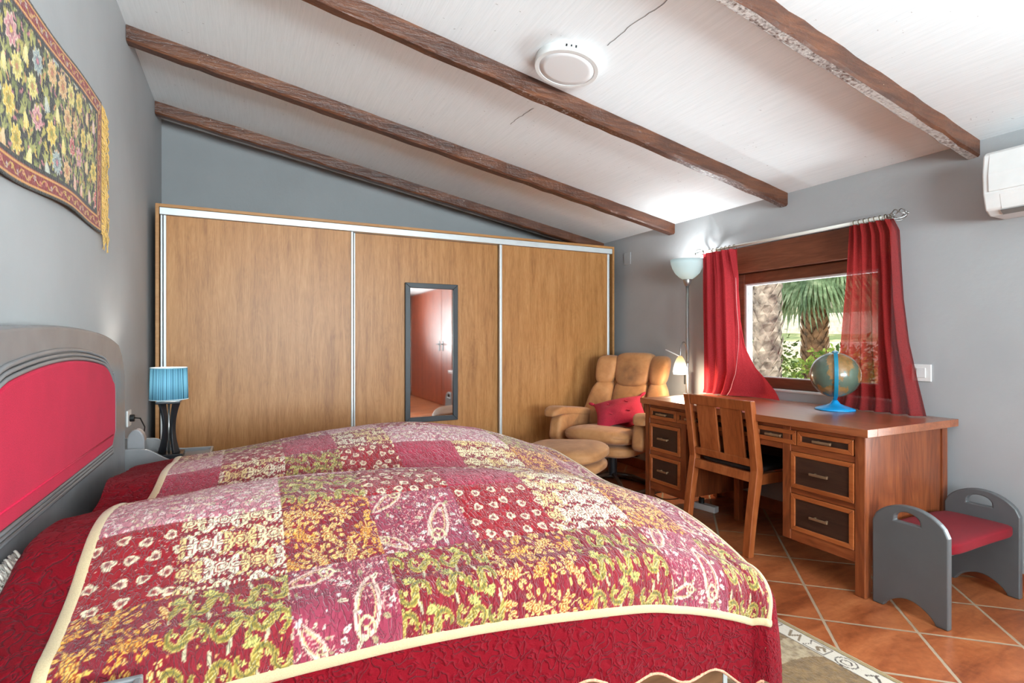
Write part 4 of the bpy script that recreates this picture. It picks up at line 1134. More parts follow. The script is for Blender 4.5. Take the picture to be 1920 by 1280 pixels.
def p_hearts(cv, b):
    base_fill(cv, b, (140, 12, 24), (164, 22, 36), 30)
    for x, y in jit(*b, .012, .005): cv.flower(x, y, .0011, 3, 0, (222, 180, 160))
    for x, y in jit(*b, .047, .009): cv.heart(x, y, .0125, random.uniform(0, 6.28), (240, 220, 184), (150, 70, 66))
def p_crimson(cv, b):
    base_fill(cv, b, (156, 30, 54), (180, 50, 76), 60)
def p_damask(cv, b):
    base_fill(cv, b, (130, 24, 36), (150, 34, 48), 20)
    x0, x1, y0, y1 = b; st = .072; nx = max(2, round((x1-x0)/st)); ny = max(2, round((y1-y0)/st))
    for a in range(nx+2):
        for c in range(ny+2):
            cx = x0+(a-.3+(c % 2)*.5)*(x1-x0)/nx; cy = y0+(c-.2)*(y1-y0)/ny; tone = random.choice([(240, 222, 176), (236, 206, 140), (244, 230, 200)])
            cv.flower(cx, cy, .026, 14, random.random()*6, tone, None, None, .2); cv.ring(cx, cy, .016, .0017, (150, 46, 48)); cv.ring(cx, cy, .0085, .0015, (150, 56, 48))
            for q in range(8):
                an = q*pi/4+.39; cv.leaf(cx+.0215*cos(an), cy+.0215*sin(an), .004, .0016, an, (150, 46, 48))
            for sg in (-1, 1):
                for e in (-1, 1):
                    pts = [(cx+sg*(.028+.012*t_*cos(t_*4)), cy+e*(.012+.016*sin(t_*4))) for t_ in np.linspace(0, 1.25, 12)]
                    cv.stroke(pts, .0034, tone, .0022)
                    cv.leaf(cx+sg*.036, cy+e*.030, .010, .0042, sg*e*.8, tone, (150, 46, 48))
                    cv.flower(cx+sg*.018, cy+e*.037, .0055, 5, 1, tone, None, (160, 60, 54))
def rose(cv, x, y, R, col, line):
    cv.flower(x, y, R, 6, random.random()*6, col, None, None, .18)
    cv.ring(x, y, R*.62, R*.085, line); cv.ring(x, y, R*.30, R*.09, line)
    a0 = random.random()*6
    for q in range(5):
        a = a0+q*1.256; cv.stroke([(x+R*.62*cos(a), y+R*.62*sin(a)), (x+R*.92*cos(a+.25), y+R*.92*sin(a+.25))], R*.06, line)
def p_roses(cv, b):
    base_fill(cv, b, (122, 26, 38), (146, 40, 52), 24)
    for x, y in jit(*b, .080, .010):
        a = random.uniform(0, 6.28); g = random.choice([(238, 184, 92), (236, 172, 76), (240, 200, 124)]); ln = (166, 84, 40)
        for q in range(9):
            t_ = a+q*.7+random.uniform(-.2, .2); cv.leaf(x+.030*cos(t_), y+.030*sin(t_), .0095, .0042, t_+random.uniform(-.6, .6), g, ln)
        for q in range(3):
            t_ = a+1+q*2.1; cv.stroke([(x+.02*cos(t_), y+.02*sin(t_)), (x+.045*cos(t_+.2), y+.045*sin(t_+.2))], .0012, g)
            cv.flower(x+.044*cos(t_), y+.044*sin(t_), .0055, 4, 0, g, None, ln)
        rose(cv, x+.016*cos(a+2), y+.016*sin(a+2), .0125, g, ln); rose(cv, x-.014*cos(a+2.4), y-.014*sin(a+2.4), .0115, g, ln); rose(cv, x, y, .017, g, ln)
    for x, y in jit(*b, .075, .025): cv.flower(x, y, .0048, 4, random.random(), (236, 184, 104), None, (170, 80, 50))
def p_paisley(cv, b):
    base_fill(cv, b, (124, 28, 38), (148, 42, 52), 24)
    OL, LI = (150, 128, 56), (198, 174, 96)
    for x, y in jit(*b, .02, .009):
        if random.random() < .6: cv.flower(x, y, random.uniform(.002, .0042), 4, random.random()*6, random.choice([(206, 170, 92), (214, 150, 96), (196, 176, 96)]))
    for x, y in jit(*b, .079, .006):
        a = random.uniform(-.35, .35)+random.choice([0, 0, pi]); R_ = lambda u, v: (x+u*cos(a)-v*sin(a), y+u*sin(a)+v*cos(a))
        for wd, col in ((.0088, LI), (.0060, OL), (.0018, (112, 106, 62))):
            cv.stroke([R_(.016+.016*cos(t_), .019*sin(t_)) for t_ in np.linspace(pi, -.75, 16)], wd*.85, col, wd*.45)
            cv.stroke([R_(-.016+.016*cos(t_), .019*sin(t_)) for t_ in np.linspace(0, -pi-.8, 16)], wd*.85, col, wd*.45)
        p = R_(0, 0); cv.leaf(p[0], p[1], .021, .0078, a+.75, LI); cv.leaf(p[0], p[1], .017, .0055, a+.75, OL, (206, 190, 130))
        for q in range(5):
            t_ = 1.57+(q-2)*.5; p = R_(.010*cos(t_), .018+.016*sin(t_)); cv.leaf(p[0], p[1], .0105, .0036, a+t_, (206, 192, 108), (120, 112, 66))
        p = R_(0, -.03); cv.leaf(p[0], p[1], .015, .0034, a+1.57, (200, 186, 150), None)
        for wx in (-.02, .022): p = R_(wx, .004); cv.flower(p[0], p[1], .006, 5, 1, (222, 204, 120), None, (140, 130, 70))
def p_mauve(cv, b):
    base_fill(cv, b, (138, 46, 66), (160, 64, 84), 20)
    def net(k, X, Y):
        n = fbm(X*120+31, Y*120, 2); m = (np.abs(n-.5) < .035)&(vnoise(X*14+7, Y*14) > .42); cv.put(k, m, (222, 160, 150))
    cv.fill(*b, net)
    x0, x1, y0, y1 = b; PK = (228, 190, 172)
    for cx, cy, sc, an in ((x0+.67*(x1-x0), y0+.42*(y1-y0), 1.0, random.uniform(-.4, .4)), (x0+.2*(x1-x0), y0+.82*(y1-y0), .75, random.uniform(1.5, 2.6)), (x0+.15*(x1-x0), y0+.15*(y1-y0), .6, random.uniform(0, 6))):
        R_ = lambda u, v: (cx+sc*(u*cos(an)-v*sin(an)), cy+sc*(u*sin(an)+v*cos(an)))
        drop = [R_(.030*sin(t_)*(1-.5*abs(cos(t_/2))**2)+.018*(t_/3.14-1)**2, .065*cos(t_)) for t_ in np.linspace(0, 2*pi, 40)]
        cv.stroke(drop, .0038*sc, PK); cv.stroke([(cx+(p[0]-cx)*.72, cy+(p[1]-cy)*.72) for p in drop], .0016, (214, 176, 130))
        cv.stroke([R_(.02*cos(t_)*(1-t_/9), -.055+.03*sin(t_)*(1-t_/9)) for t_ in np.linspace(0, 8, 40)], .0028*sc, (226, 206, 160))
        for q in range(9):
            p = R_(.045*cos(q*.7+1), .08*sin(q*.7+1)); cv.leaf(p[0], p[1], .012*sc, .0048*sc, q*.7+1+an, random.choice([(224, 206, 176), (176, 160, 120), (236, 222, 210)]), (150, 110, 90))
        for q in range(5):
            p = R_(.055*cos(q*1.3), .1*sin(q*1.3)); cv.flower(p[0], p[1], .008*sc, 6, q, (232, 214, 200), None, (170, 120, 110))
    for x, y in jit(*b, .05, .018): cv.flower(x, y, random.uniform(.003, .0065), 5, random.random()*6, (232, 206, 202))
def p_pale(cv, b):   # close pink and white sprig print
    base_fill(cv, b, (176, 84, 106), (206, 150, 152), 26)
    for x, y in jit(*b, .03, .009):
        cv.flower(x, y, random.uniform(.008, .013), 7, random.random()*6, random.choice([(236, 216, 206), (232, 204, 200), (226, 210, 176)]), None, (196, 112, 128))
    for x, y in jit(*b, .024, .01): cv.leaf(x, y, .008, .003, random.uniform(0, 6), (228, 206, 190))
PT = dict(H=p_hearts, C=p_crimson, D=p_damask, R=p_roses, G=p_paisley, M=p_mauve, W=p_pale)
LAYOUT = ['RGMGRGMG', 'HDRMHDRM', 'WWGHCDRM', 'HWWMHDRG', 'CDGHCDRM', 'WHCDWWGR', 'DGMWHCDM', 'GRHMGWCR', 'MHDCRHGD']

# ================================================================== QUILT
qu = empty('patchwork_quilt', (.5, 2.0, .60), 'red and cream patchwork quilt spread over the bed with a plain red border', 'quilt')
S = np.arange(COLS[0], COLS[-1]+1e-6, .0030)
Tn = np.concatenate([np.arange(0, .70, .0026), np.arange(.70, 1.8601, .0055)]); Tn = Tn*(TE-TB)/Tn[-1]   # distance past the near seam
cv = Canvas(S, Tn+TB, WINE)
for r in range(9):
    for c in range(8):
        bnd = (COLS[c], COLS[c+1]+.0001, ROWS[r], ROWS[r+1]+.0001); cv.clip = bnd; PT[LAYOUT[r][c]](cv, bnd)
cv.clip = None
SS, TT = np.meshgrid(S, Tn, indexing='ij')
ne = near_edge(SS); blend = np.clip(1-TT/.25, 0, 1); TTw = TB+TT+(ne-TB)*blend
seam = np.ones(SS.shape)
for v_ in COLS[1:-1]: seam = np.minimum(seam, np.clip(np.abs(SS-v_)/.008, 0, 1))
for v_ in ROWS[1:-1]: seam = np.minimum(seam, np.clip(np.abs(TT+TB-v_)/.008, 0, 1))
st = np.abs(fbm(SS*46+3, (TT)*22+8, 2)-.5)
puff = .0022*np.sqrt(seam)+.0030*np.minimum(1, st/.05)
Pq = quilt_p(SS, TTw, puff)
def mat_print(name, rough=.9, sheen=.22, bstr=.35):
    b = N(name); at = b.n('Attribute', attribute_name='pattern')
    uv = b.n('UVMap'); mp = b.n('Mapping'); mp.inputs['Scale'].default_value = (1, 1, 1); b.t.links.new(uv.outputs[0], mp.inputs[0])
    w = b.noise(mp.outputs[0], 420, 2); mp2 = b.n('Mapping'); mp2.inputs['Scale'].default_value = (1, .45, 1); b.t.links.new(uv.outputs[0], mp2.inputs[0]); l = b.noise(mp2.outputs[0], 85, 2, .5, .5)
    ln = b.math('MINIMUM', b.math('MULTIPLY', b.math('ABSOLUTE', b.math('SUBTRACT', l, .5)), 14.0), 1.0)
    h = b.math('ADD', b.math('MULTIPLY', w, .15), ln)
    c = b.mix(b.math('MULTIPLY', b.math('SUBTRACT', 1.0, w), .45), at.outputs[0], b.mix(1.0, at.outputs[0], (180, 170, 165), 'MULTIPLY'))
    return b.pbr(c, rough, b.bump(h, bstr, .004), Sheen_Weight=sheen, Sheen_Roughness=.45, Specular_IOR_Level=.15, Sheen_Tint=(1, .93, .93, 1))
M_print = mat_print('printed_patchwork_cotton', .9, .3, .8)
UVq = np.stack([SS, TT], -1)
link('patchwork_panel', fast_grid('patchwork_panel', Pq, cv.c, UVq, flip=False), M_print, qu)
def mat_quilted_red():
    b = N('quilted_red_cotton'); uv = b.n('UVMap'); mp = b.n('Mapping'); b.t.links.new(uv.outputs[0], mp.inputs[0])
    wv = b.noise(mp.outputs[0], 34, 1.5, .4, 1.1); w = b.noise(mp.outputs[0], 380, 2)
    ln = b.math('MINIMUM', b.math('MULTIPLY', b.math('ABSOLUTE', b.math('SUBTRACT', wv, .5)), 11.0), 1.0)
    h = b.math('ADD', b.math('MULTIPLY', w, .05), b.math('POWER', ln, .5))
    c = b.ramp(w, [(.3, (104, 4, 16)), (.7, (130, 9, 26))])
    c = b.mix(b.math('MULTIPLY', b.math('SUBTRACT', 1.0, b.math('MINIMUM', b.math('MULTIPLY', ln, 2.2), 1.0)), .55), c, (140, 22, 38))
    return b.pbr(c, .85, b.bump(h, .75, .010), Sheen_Weight=.06, Sheen_Roughness=.4, Specular_IOR_Level=.12, Sheen_Tint=(1, .6, .65, 1))
M_qred = mat_quilted_red()
def strip(name, sfun, mat, n0, n1, parent):
    u = np.linspace(0, 1, n0)[:, None]; v = np.linspace(0, 1, n1)[None, :]; s_, t_, l_ = sfun(u, v)
    s_, t_, l_ = np.broadcast_arrays(s_, t_, l_)
    return link(name, fast_grid(name, quilt_p(s_, t_, l_), None, np.stack([s_, t_], -1)), mat, parent)
def puffn(s_, t_): return .0035*np.minimum(1, np.abs(fbm(s_*26+3, t_*26+8, 2)-.5)/.06)
HS = -.455
def near_hem(s_): return near_edge(s_)-.183-.006*np.sin(s_*14+.4)-.015*np.sin(s_*29+2.2)
def f_near(u, v):
    s_ = COLS[0]+(COLS[-1]-COLS[0])*u; t_ = near_edge(s_)+(near_hem(s_)-near_edge(s_))*v; return s_+0*v, t_, puffn(s_+0*v, t_)
S1 = COLS[-1]+.20
def f_head(u, v):
    tt = near_edge(COLS[0])-.19+(TE+.20-(TB-.19))*u; s_ = COLS[0]+(HS-.012*np.sin(tt*9)-COLS[0])*v; return s_, tt+0*v, puffn(s_, tt+0*v)
def f_foot(u, v):
    tt = near_edge(COLS[-1])-.17+(TE+.20-near_edge(COLS[-1])+.17)*u; s_ = COLS[-1]+(S1-.012*np.sin(tt*13)-COLS[-1])*v; return s_, tt+0*v, puffn(s_, tt+0*v)
def f_far(u, v):
    s_ = COLS[0]+(COLS[-1]-COLS[0])*u; return s_+0*v, TE+.20*v+0*s_, puffn(s_+0*v, TE+.20*v+0*s_)
bd = strip('border', f_near, M_qred, 260, 50, qu)
strip('border', f_head, M_qred, 260, 26, qu); strip('border', f_foot, M_qred, 260, 40, qu); strip('border', f_far, M_qred, 160, 20, qu)
M_trim = fabric('cream_trim_tape', (192, 170, 132), 420, .9, .07, .3)
W_ = .026; lift = .009
def t_near(u, v):
    s_ = COLS[0]-W_*.5+(COLS[-1]-COLS[0]+W_)*u; e = near_edge(s_)+.006; return s_+0*v, e-W_*v, lift*np.sin(pi*v)**.3+0*s_
def t_head(u, v):
    tt = near_edge(COLS[0])-.012+(TE-TB)*u; return COLS[0]+.012-W_*v+0*tt, tt+0*v, lift*np.sin(pi*v)**.3+0*tt
def t_foot(u, v):
    tt = near_edge(COLS[-1])-.012+(TE-near_edge(COLS[-1]))*u; return COLS[-1]-.012+W_*v+0*tt, tt+0*v, lift*np.sin(pi*v)**.3+0*tt
def t_far(u, v):
    s_ = COLS[0]+(COLS[-1]-COLS[0])*u; return s_+0*v, TE-.012+W_*v+0*s_, lift*np.sin(pi*v)**.3+0*s_
for f, n0 in ((t_near, 260), (t_head, 240), (t_foot, 240), (t_far, 120)): strip('cream_trim', f, M_trim, n0, 9, qu)
def piping(fn, n):
    pts = []
    for i in range(n+1):
        a, b_ = fn(i/n); pts.append(quilt_p(np.array(a), np.array(b_), np.array(.002)).reshape(3))
    MB().tube([tuple(p) for p in pts], .004, 6).build('hem_binding', M_trim2, qu, smooth=True)
M_trim2 = fabric('mottled_binding', (196, 140, 110), 200, .9, .3, .2)
piping(lambda u: (COLS[0]+(COLS[-1]-COLS[0])*u, float(near_hem(COLS[0]+(COLS[-1]-COLS[0])*u))), 200)
# pillow edge peeping out at the head
def pw(x, y, z): return (-.425+x, 1.50+y, .612+z+.01*sin(y*20))
pi_ = empty('bed_pillow', (-.425, 1.50, .56), 'white pillow corner with a lace edge peeping out under the quilt beside the headboard', 'pillow')
MB().puff((.035, .13, .05), pw, e=2.6, n=12).build('pillowcase', fabric('white_pillow_cotton', (226, 220, 212), 300, .9, .05, .2), pi_, smooth=True)
m = MB()
for i in range(60):
    y = 1.40+.17*i/60; m.tube([(-.448, y, .648+.012*sin(i)), (-.462, y+.004, .672+.010*sin(i*2.3)), (-.452, y+.009, .655+.012*sin(i+1))], .0035, 5)
m.build('lace_edge', fabric('lace_white', (226, 214, 200), 300, .95, .06, .3), pi_, smooth=True)

# ================================================================== TAPESTRY
TY0, TY1 = 1.05, 2.785; TH = .55
tpn = empty('wall_tapestry', (XL+.015, 1.92, 1.6), 'black tapestry woven with yellow and pink flowers, red border and gold fringe', 'tapestry')
S = np.arange(0, TY1-TY0+1e-6, .0034); T = np.arange(0, TH+1e-6, .0034)
cv = Canvas(S, T, (34, 36, 28)); LEN, HGT = S[-1], T[-1]
OLV = [(140, 146, 74), (166, 166, 92), (118, 126, 66), (184, 172, 84)]
cv.clip = (.075, LEN-.075, .075, HGT-.075)
for x, y in jit(.05, LEN-.05, .05, HGT-.05, .043, .014):
    a = random.uniform(.6, 2.5); q = random.choice(OLV)
    for d in (-.35, 0, .35): cv.leaf(x+.012*cos(a+d), y+.012*sin(a+d), .026, .0052, a+d, q, None)
for x, y in jit(.05, LEN-.05, .05, HGT-.05, .05, .014):
    a = random.uniform(0, 6.28); c = random.choice([(206, 140, 140), (214, 180, 80), (196, 120, 128), (210, 150, 96)])
    for q in range(4): cv.leaf(x+.016*cos(a+q*.5), y+.016*sin(a+q*.5), .006, .0036, a+q*.5, c)
FL = [((226, 190, 70), (240, 222, 140), (150, 150, 70)), ((206, 132, 140), (236, 204, 186), (222, 190, 90)), ((216, 164, 104), (240, 210, 160), (196, 120, 90)), ((138, 156, 160), (208, 210, 190), (200, 120, 130)), ((196, 60, 74), (240, 206, 176), (150, 160, 110)), ((222, 206, 110), (240, 226, 160), (190, 130, 90))]
for x, y in jit(.07, LEN-.07, .09, HGT-.07, .104, .014):
    c, e, k = random.choice(FL); t_ = random.random()
    if t_ < .62:
        R = random.uniform(.036, .050); n = random.choice([8, 9, 10, 12]); ph = random.random()*6
        cv.flower(x, y, R, n, ph, c, e, None, .14, .13); cv.flower(x, y, R*.62, n-2, ph, tuple(int(v*.82) for v in c), e, None, .16, .14); cv.flower(x, y, R*.28, 6, 0, k)
    else:
        a = random.uniform(-1.9, -1.2)
        for d in (-.42, .42, -.2, .2, 0): cv.leaf(x+.018*cos(a+d), y+.018*sin(a+d), .034, .0085, a+d, c if abs(d) > .1 else e, None, e)
        for d in (-.7, .7, 0): cv.leaf(x-.022*cos(a+d), y-.022*sin(a+d), .02, .005, a+d, OLV[1])
cv.clip = None
def frame(a, b_, col):
    def f(k, X, Y):
        d = np.minimum(np.minimum(X, LEN-X), np.minimum(Y, HGT-Y)); cv.put(k, (d >= a)&(d < b_), col)
    cv.fill(0, LEN+1, 0, HGT+1, f)
for a, b_, c in ((0, .010, (40, 38, 28)), (.010, .016, (210, 150, 80)), (.016, .052, (134, 32, 30)), (.052, .058, (216, 160, 84)), (.058, .064, (150, 60, 46))): frame(a, b_, c)
def edge_run(n, P):
    pts = [P(i/n) for i in range(n+1)]
    cv.stroke([P2 for P2 in pts], .0018, (206, 164, 74))
per = .042
for (fixed, horiz, Lg) in ((.034, True, LEN), (HGT-.034, True, LEN), (.034, False, HGT), (LEN-.034, False, HGT)):
    n = int(Lg/per*8); pts = []
    for i in range(n+1):
        u = .02+(Lg-.04)*i/n; o_ = fixed+.011*sin(u/per*pi); pts.append((u, o_) if horiz else (o_, u))
    cv.stroke(pts, .0022, (206, 166, 76))
    for i in range(int(Lg/per)):
        u = .03+i*per; o_ = fixed+.004*(-1)**i; c = random.choice([(214, 160, 110), (224, 190, 90), (190, 176, 166), (206, 120, 100)])
        p = (u, o_) if horiz else (o_, u); cv.flower(p[0], p[1], .0105, 5, i, c, None, (170, 90, 70))
SS, TT = np.meshgrid(S, T, indexing='ij')
yy = TY0+SS; u = SS/LEN; vv = TT/HGT
ztop = 2.045+.11*u+.004*np.sin(u*17); zbot = 1.56+.050*u-.030*np.sin(pi*np.clip(u, 0, 1))*0+.022*np.sin(u*9+1.0)*.5
zz = zbot+(ztop-zbot)*vv; xx = XL+.014+.006*np.sin(yy*9)*(1-vv)+.0012*fbm(SS*300, TT*300, 2)
me = fast_grid('woven_panel', np.stack([xx, yy, zz], -1), cv.c, np.stack([SS, TT], -1), flip=True)
o = link('woven_panel', me, mat_print('woven_tapestry_wool', .95, .25, .4), tpn)
md = o.modifiers.new('thick', 'SOLIDIFY'); md.thickness = .006; md.offset = -1
m = MB(); rr = random.Random(3)
for i in range(150):
    v_ = i/149; z = 1.612+(2.150-1.612)*v_; y0 = TY1-.004; x0 = XL+.014
    L1 = rr.uniform(.05, .125); dz = rr.uniform(.03, .10)
    m.tube([(x0, y0, z), (x0+rr.uniform(.0, .008), y0+L1*.7, z-dz*.12), (x0+rr.uniform(0, .010), y0+L1+rr.uniform(-.004, .012), z-dz*.5), (x0+rr.uniform(0, .008), y0+L1*rr.uniform(.8, 1.2), z-dz)], [.0024, .0022, .0022, .0016], 5)
o = m.build('fringe', fabric('gold_fringe_yarn', (196, 158, 88), 300, .9, .25, .4), tpn, smooth=True)

# ================================================================== RUG
RX0, RX1, RY0, RY1 = .95, 1.972, .10, 1.86
ru = empty('floor_rug', ((RX0+RX1)/2, (RY0+RY1)/2, 0), 'brown rug with cream border of dark glyph shapes at the foot of the bed', 'rug')
S = np.arange(0, RX1-RX0+1e-6, .0045); T = np.arange(0, RY1-RY0+1e-6, .0045); cv = Canvas(S, T, (150, 116, 72)); LEN, HGT = S[-1], T[-1]
def fld(k, X, Y):
    n = fbm(X*60, Y*60, 3)[..., None]; n2 = (fbm(X*5+3, Y*9, 2)[..., None] > .60)*.6
    c = L3((92, 66, 30))*(1-n)+L3((150, 114, 62))*n; cv.c[k] = c*(1-n2)+L3((206, 186, 150))*n2*np.clip(n*1.6, 0, 1)+c*n2*(1-np.clip(n*1.6, 0, 1))
cv.fill(-1, 9, -1, 9, fld)
for a, b_, c in ((0, .026, (158, 132, 82)), (.026, .029, (96, 74, 46)), (.029, .098, (216, 204, 186)), (.098, .103, (84, 62, 42))): frame(a, b_, c)
DK, MD = (66, 48, 34), (120, 96, 64)
y = .10; i = 0; XB = LEN-.0635
while y < HGT-.1:
    k = i % 6; P = lambda a, b_: (XB+a, y+b_)
    if k == 0:
        cv.stroke([P(-.026, 0), P(.026, 0), P(.026, .08), P(-.01, .08), P(-.026, .06), P(-.026, 0)], .002, DK)
    elif k == 1:
        for q in range(5): cv.stroke([P(-.022+.01*(q % 2), q*.018), P(.024, q*.018+.012)], .0048, MD); cv.stroke([P(.024, q*.018), P(-.01, q*.018+.006)], .0022, DK)
    elif k == 2:
        cv.stroke([P(-.02, .01), P(.01, .05)], .005, DK); cv.stroke([P(-.01, .07), P(.02, .05)], .004, DK)
    elif k == 3:
        for R in (.030, .015): cv.stroke([P(R*.95*cos(t_), .04+R*1.2*sin(t_)) for t_ in np.linspace(0, 6.3, 30)], .0028, DK)
    elif k == 4:
        cv.stroke([P(-.028, 0), P(-.028, .085), P(.0, .07), P(.026, .085), P(.026, 0), P(-.028, 0)], .0022, DK); cv.stroke([P(0, .015), P(.016, .03), P(0, .045), P(-.014, .03)], .006, MD)
    else:
        cv.stroke([P(-.02, 0), P(.02, .02), P(-.02, .04), P(.02, .06)], .0045, MD)
    y += .105; i += 1
SS, TT = np.meshgrid(S, T, indexing='ij')
zz = .011+.0016*fbm(SS*160, TT*160, 2)+0*SS
zz[0, :] = zz[-1, :] = .001; zz[:, 0] = zz[:, -1] = .001
link('pile', fast_grid('pile', np.stack([RX0+SS, RY0+TT, zz], -1), cv.c, np.stack([SS, TT], -1)), mat_print('woven_rug_wool', .97, .3, .3), ru)

# ================================================================== CURTAINS + ROD
def interp(tab, z):
    tab = sorted(tab); xs = [a for a, _ in tab]; ys = [b_ for _, b_ in tab]; return float(np.interp(z, xs, ys))
CT, CBt = 1.806, .768
yi_t = [(1.81, 2.712), (1.30, 2.698), (1.12, 2.64), (.97, 2.555), (.895, 2.47), (.83, 2.40), (.768, 2.345)]
yf_t = [(1.81, 2.735), (1.6, 2.69), (1.30, 2.675), (.93, 2.672), (.82, 2.715), (.768, 2.745)]
def cl_(h, w):
    z = CT-(CT-CBt)*w
    yo = 2.985+.006*sin(w*5); f = interp(yf_t, z); e = interp(yi_t, z); amp = .020*(1-.35*w)
    if h < .62:
        q = h/.62; y = yo+(f-yo)*q
        x = 3.075+amp*sin(2*pi*3.6*q+.6*sin(w*3))*(.6+.4*w)+.008*sin(2*pi*9*q)*(1-w)**3
        if .52 < q < .74: x += .035*w*sin(pi*(q-.52)/.22)
    else:
        q = (h-.62)/.38; y = f+(e-f)*q; x = 3.078+.04*min(1, q*3)+.020*sin(q*7+w*4)*w+.014*sin(w*13+q*3)*w
        z += .012*sin(q*9)*max(0, w-.85)
    if w > .97: x -= .01*(w-.97)/.03
    return (min(x, 3.165), y, max(z, .7665))
cu1 = empty('curtain', (3.08, 2.8, CBt), 'red cloth curtain flaring onto the desk at the left side of the window', 'curtain', 'red window curtains')
o = MB().grid(120, 70, cl_).build('cloth', M_curtain, cu1, smooth=True, fix=False)
hem = MB().tube([(lambda p: (p[0]-.002, p[1], p[2]))(cl_(.62, w/40)) for w in range(8, 41)], .0022, 6).build('pale_hem', fabric('pale_hem_thread', (222, 150, 150), 300), cu1, smooth=True)
yo_t = [(1.81, 1.672), (1.74, 1.640), (1.37, 1.622), (1.15, 1.598), (.95, 1.558), (.768, 1.516)]
yn_t = [(1.81, 1.900), (1.52, 1.910), (1.27, 1.930), (1.12, 1.942), (.83, 1.966), (.768, 1.985)]
def cr_(h, w):
    z = CT-(CT-CBt)*w; a = interp(yo_t, z); b_ = interp(yn_t, z); amp = .022
    y = a+(b_-a)*h; x = 3.085+amp*sin(2*pi*5.5*h+.8*sin(2.5*w))*(.75+.25*w)+.007*sin(2*pi*14*h)*(1-w)**4
    return (x, y, max(z, .7665))
cu2 = empty('curtain', (3.08, 1.77, CBt), 'red cloth curtain with thin see-through folds hanging behind the globe', 'curtain', 'red window curtains')
MB().grid(130, 60, cr_).build('cloth', M_sheer, cu2, smooth=True, fix=False)
MB().grid(14, 10, lambda u, v: (3.105+.06*v-.005*u, 1.965+.14*u*(1-.35*v), .7675+.010*max(0, sin(u*5+v*3))*(1-u)+.035*(1-u)**2*v)).build('trailing_hem', M_curtain, cu2, smooth=True, fix=False)
rod = empty('curtain_rod', (3.12, 2.35, 1.825), 'pale curtain rod with caged wire finials above the window', 'curtain rod')
MB().cyl((3.115, 1.70, 1.826), (3.115, 3.02, 1.826), .0095, 16).build('tube', plain('pale_rod_enamel', (222, 218, 208), .35, var=.03), rod, smooth=True)
def finial(y0, sg):
    m = MB()
    for k in range(5):
        pts = [];
        for i in range(15):
            t_ = i/14; a = 2*pi*k/5+t_*2.2; r = .030*sin(pi*t_)**.8+.003; pts.append((3.115+r*cos(a), y0+sg*.085*t_, 1.826+r*sin(a)))
        m.tube(pts, .0032, 6)
    m.rev((3.115, y0+sg*.082, 1.826), [(.002, -.004), (.006, 0), (.006, .006), (.002, .012)], 12, (0, sg, 0)); m.cyl((3.115, y0-sg*.012, 1.826), (3.115, y0+sg*.006, 1.826), .012, 14); return m
finial(1.70, -1).build('finial', M_chrome, rod, smooth=True); finial(3.02, 1).build('finial', M_chrome, rod, smooth=True)
for y in (1.935, 3.005): MB().cyl((3.115, y, 1.826), (3.1995, y, 1.826), .006, 10).build('bracket', M_chrome, rod)
M_ring = plain('antique_brass_ring', (112, 98, 74), .4, metal=.7)
for own, ys in ((cu2, [1.69+.028*i for i in range(8)]), (cu1, [2.73+.038*i for i in range(7)])):
    for y in ys:
        MB().tube([(3.115+.017*cos(a*pi/10), y+.004*sin(a*pi/10), 1.822+.017*sin(a*pi/10)) for a in range(20)], .0024, 6, True).build('ring', M_ring, own, smooth=True)

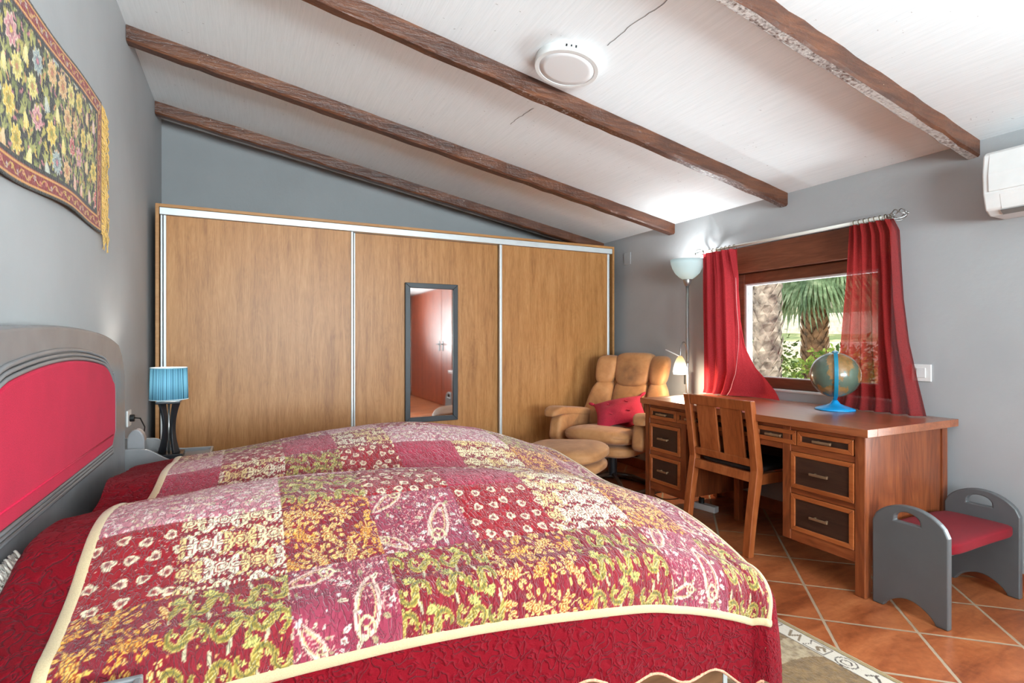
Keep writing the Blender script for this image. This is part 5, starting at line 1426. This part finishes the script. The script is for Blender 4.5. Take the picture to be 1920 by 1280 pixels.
# ================================================================== LIGHT, CAMERA
def add_light(name, typ, loc, energy, col=(1, 1, 1), rot=None, **kw):
    l = bpy.data.lights.new(name, typ); l.energy = energy; l.color = col
    for k, v in kw.items(): setattr(l, k, v)
    o = bpy.data.objects.new(name, l); COL.objects.link(o); o.location = loc
    if rot: o.rotation_euler = rot
    return o
add_light('added_rear_fill', 'AREA', ((VX0+VX1)/2, YF-.14, (VZ0+VZ1)/2), 285, (.80, .945, 1), (radians(124), 0, 0), spread=radians(130), shape='RECTANGLE', size=VX1-VX0-.1, size_y=VZ1-VZ0-.1)  # added fill lamp set in the unseen window behind the camera
add_light('added_side_fill', 'AREA', (XR+.2, (UY0+.95)/2, (UZ0+UZ1)/2), 50, (.80, .95, 1), (0, radians(94), 0), spread=radians(130), shape='RECTANGLE', size=UZ1-UZ0-.1, size_y=.95-UY0-.1)  # added fill lamp outside the unseen side window
gl_ = add_light('added_sill_fill', 'AREA', (4.3, 2.3, .28), 105, (.88, .96, 1), None, spread=radians(120), shape='RECTANGLE', size=1.1, size_y=2.6)  # hidden fill lamp added below the sill, in place of ground bounce
gl_.rotation_euler = Vector((.62, 0, -.78)).to_track_quat('Z', 'Y').to_euler()
po = add_light('window_portal', 'AREA', (XR+.27, (WY0+WY1)/2, 1.24), 1, (1, 1, 1), (0, radians(90), 0), shape='RECTANGLE', size=.82, size_y=1.12)
po.data.cycles.is_portal = True
add_light('reading_lamp_light', 'POINT', (rx, ry, rz-.125), 13, (1, .82, .58), shadow_soft_size=.03)
add_light('uplighter_light', 'POINT', (fx, fy, 1.742), 9, (.92, .97, 1), shadow_soft_size=.02)
sd = Vector((.72, .10, -.68)).normalized()
s_ = add_light('sun', 'SUN', (0, 0, 6), 4.0, (1, .95, .88)); s_.rotation_euler = (-sd).to_track_quat('Z', 'Y').to_euler(); s_.data.angle = radians(2)
w = bpy.data.worlds.new('sky'); scene.world = w; w.use_nodes = True
bg = w.node_tree.nodes['Background']; bg.inputs[0].default_value = (.86, .93, 1, 1); bg.inputs[1].default_value = 2.9
cam = bpy.data.cameras.new('camera'); co = bpy.data.objects.new('camera', cam); COL.objects.link(co)
cam.sensor_width = 36; cam.lens = 36*1009.4/1920; cam.clip_start = .02
co.location = (0, 0, EYE); co.rotation_euler = (radians(90), 0, -math.atan(499/1009.4)); scene.camera = co
scene.view_settings.view_transform = 'Standard'; scene.view_settings.look = 'None'; scene.view_settings.exposure = 0.42; scene.view_settings.gamma = 1.0
scene.view_settings.use_curve_mapping = False
scene.cycles.max_bounces = 8; scene.cycles.diffuse_bounces = 5; scene.cycles.glossy_bounces = 4; scene.cycles.transparent_max_bounces = 12; scene.cycles.transmission_bounces = 4
scene.cycles.sample_clamp_indirect = 4.0; scene.cycles.caustics_reflective = False; scene.cycles.caustics_refractive = False
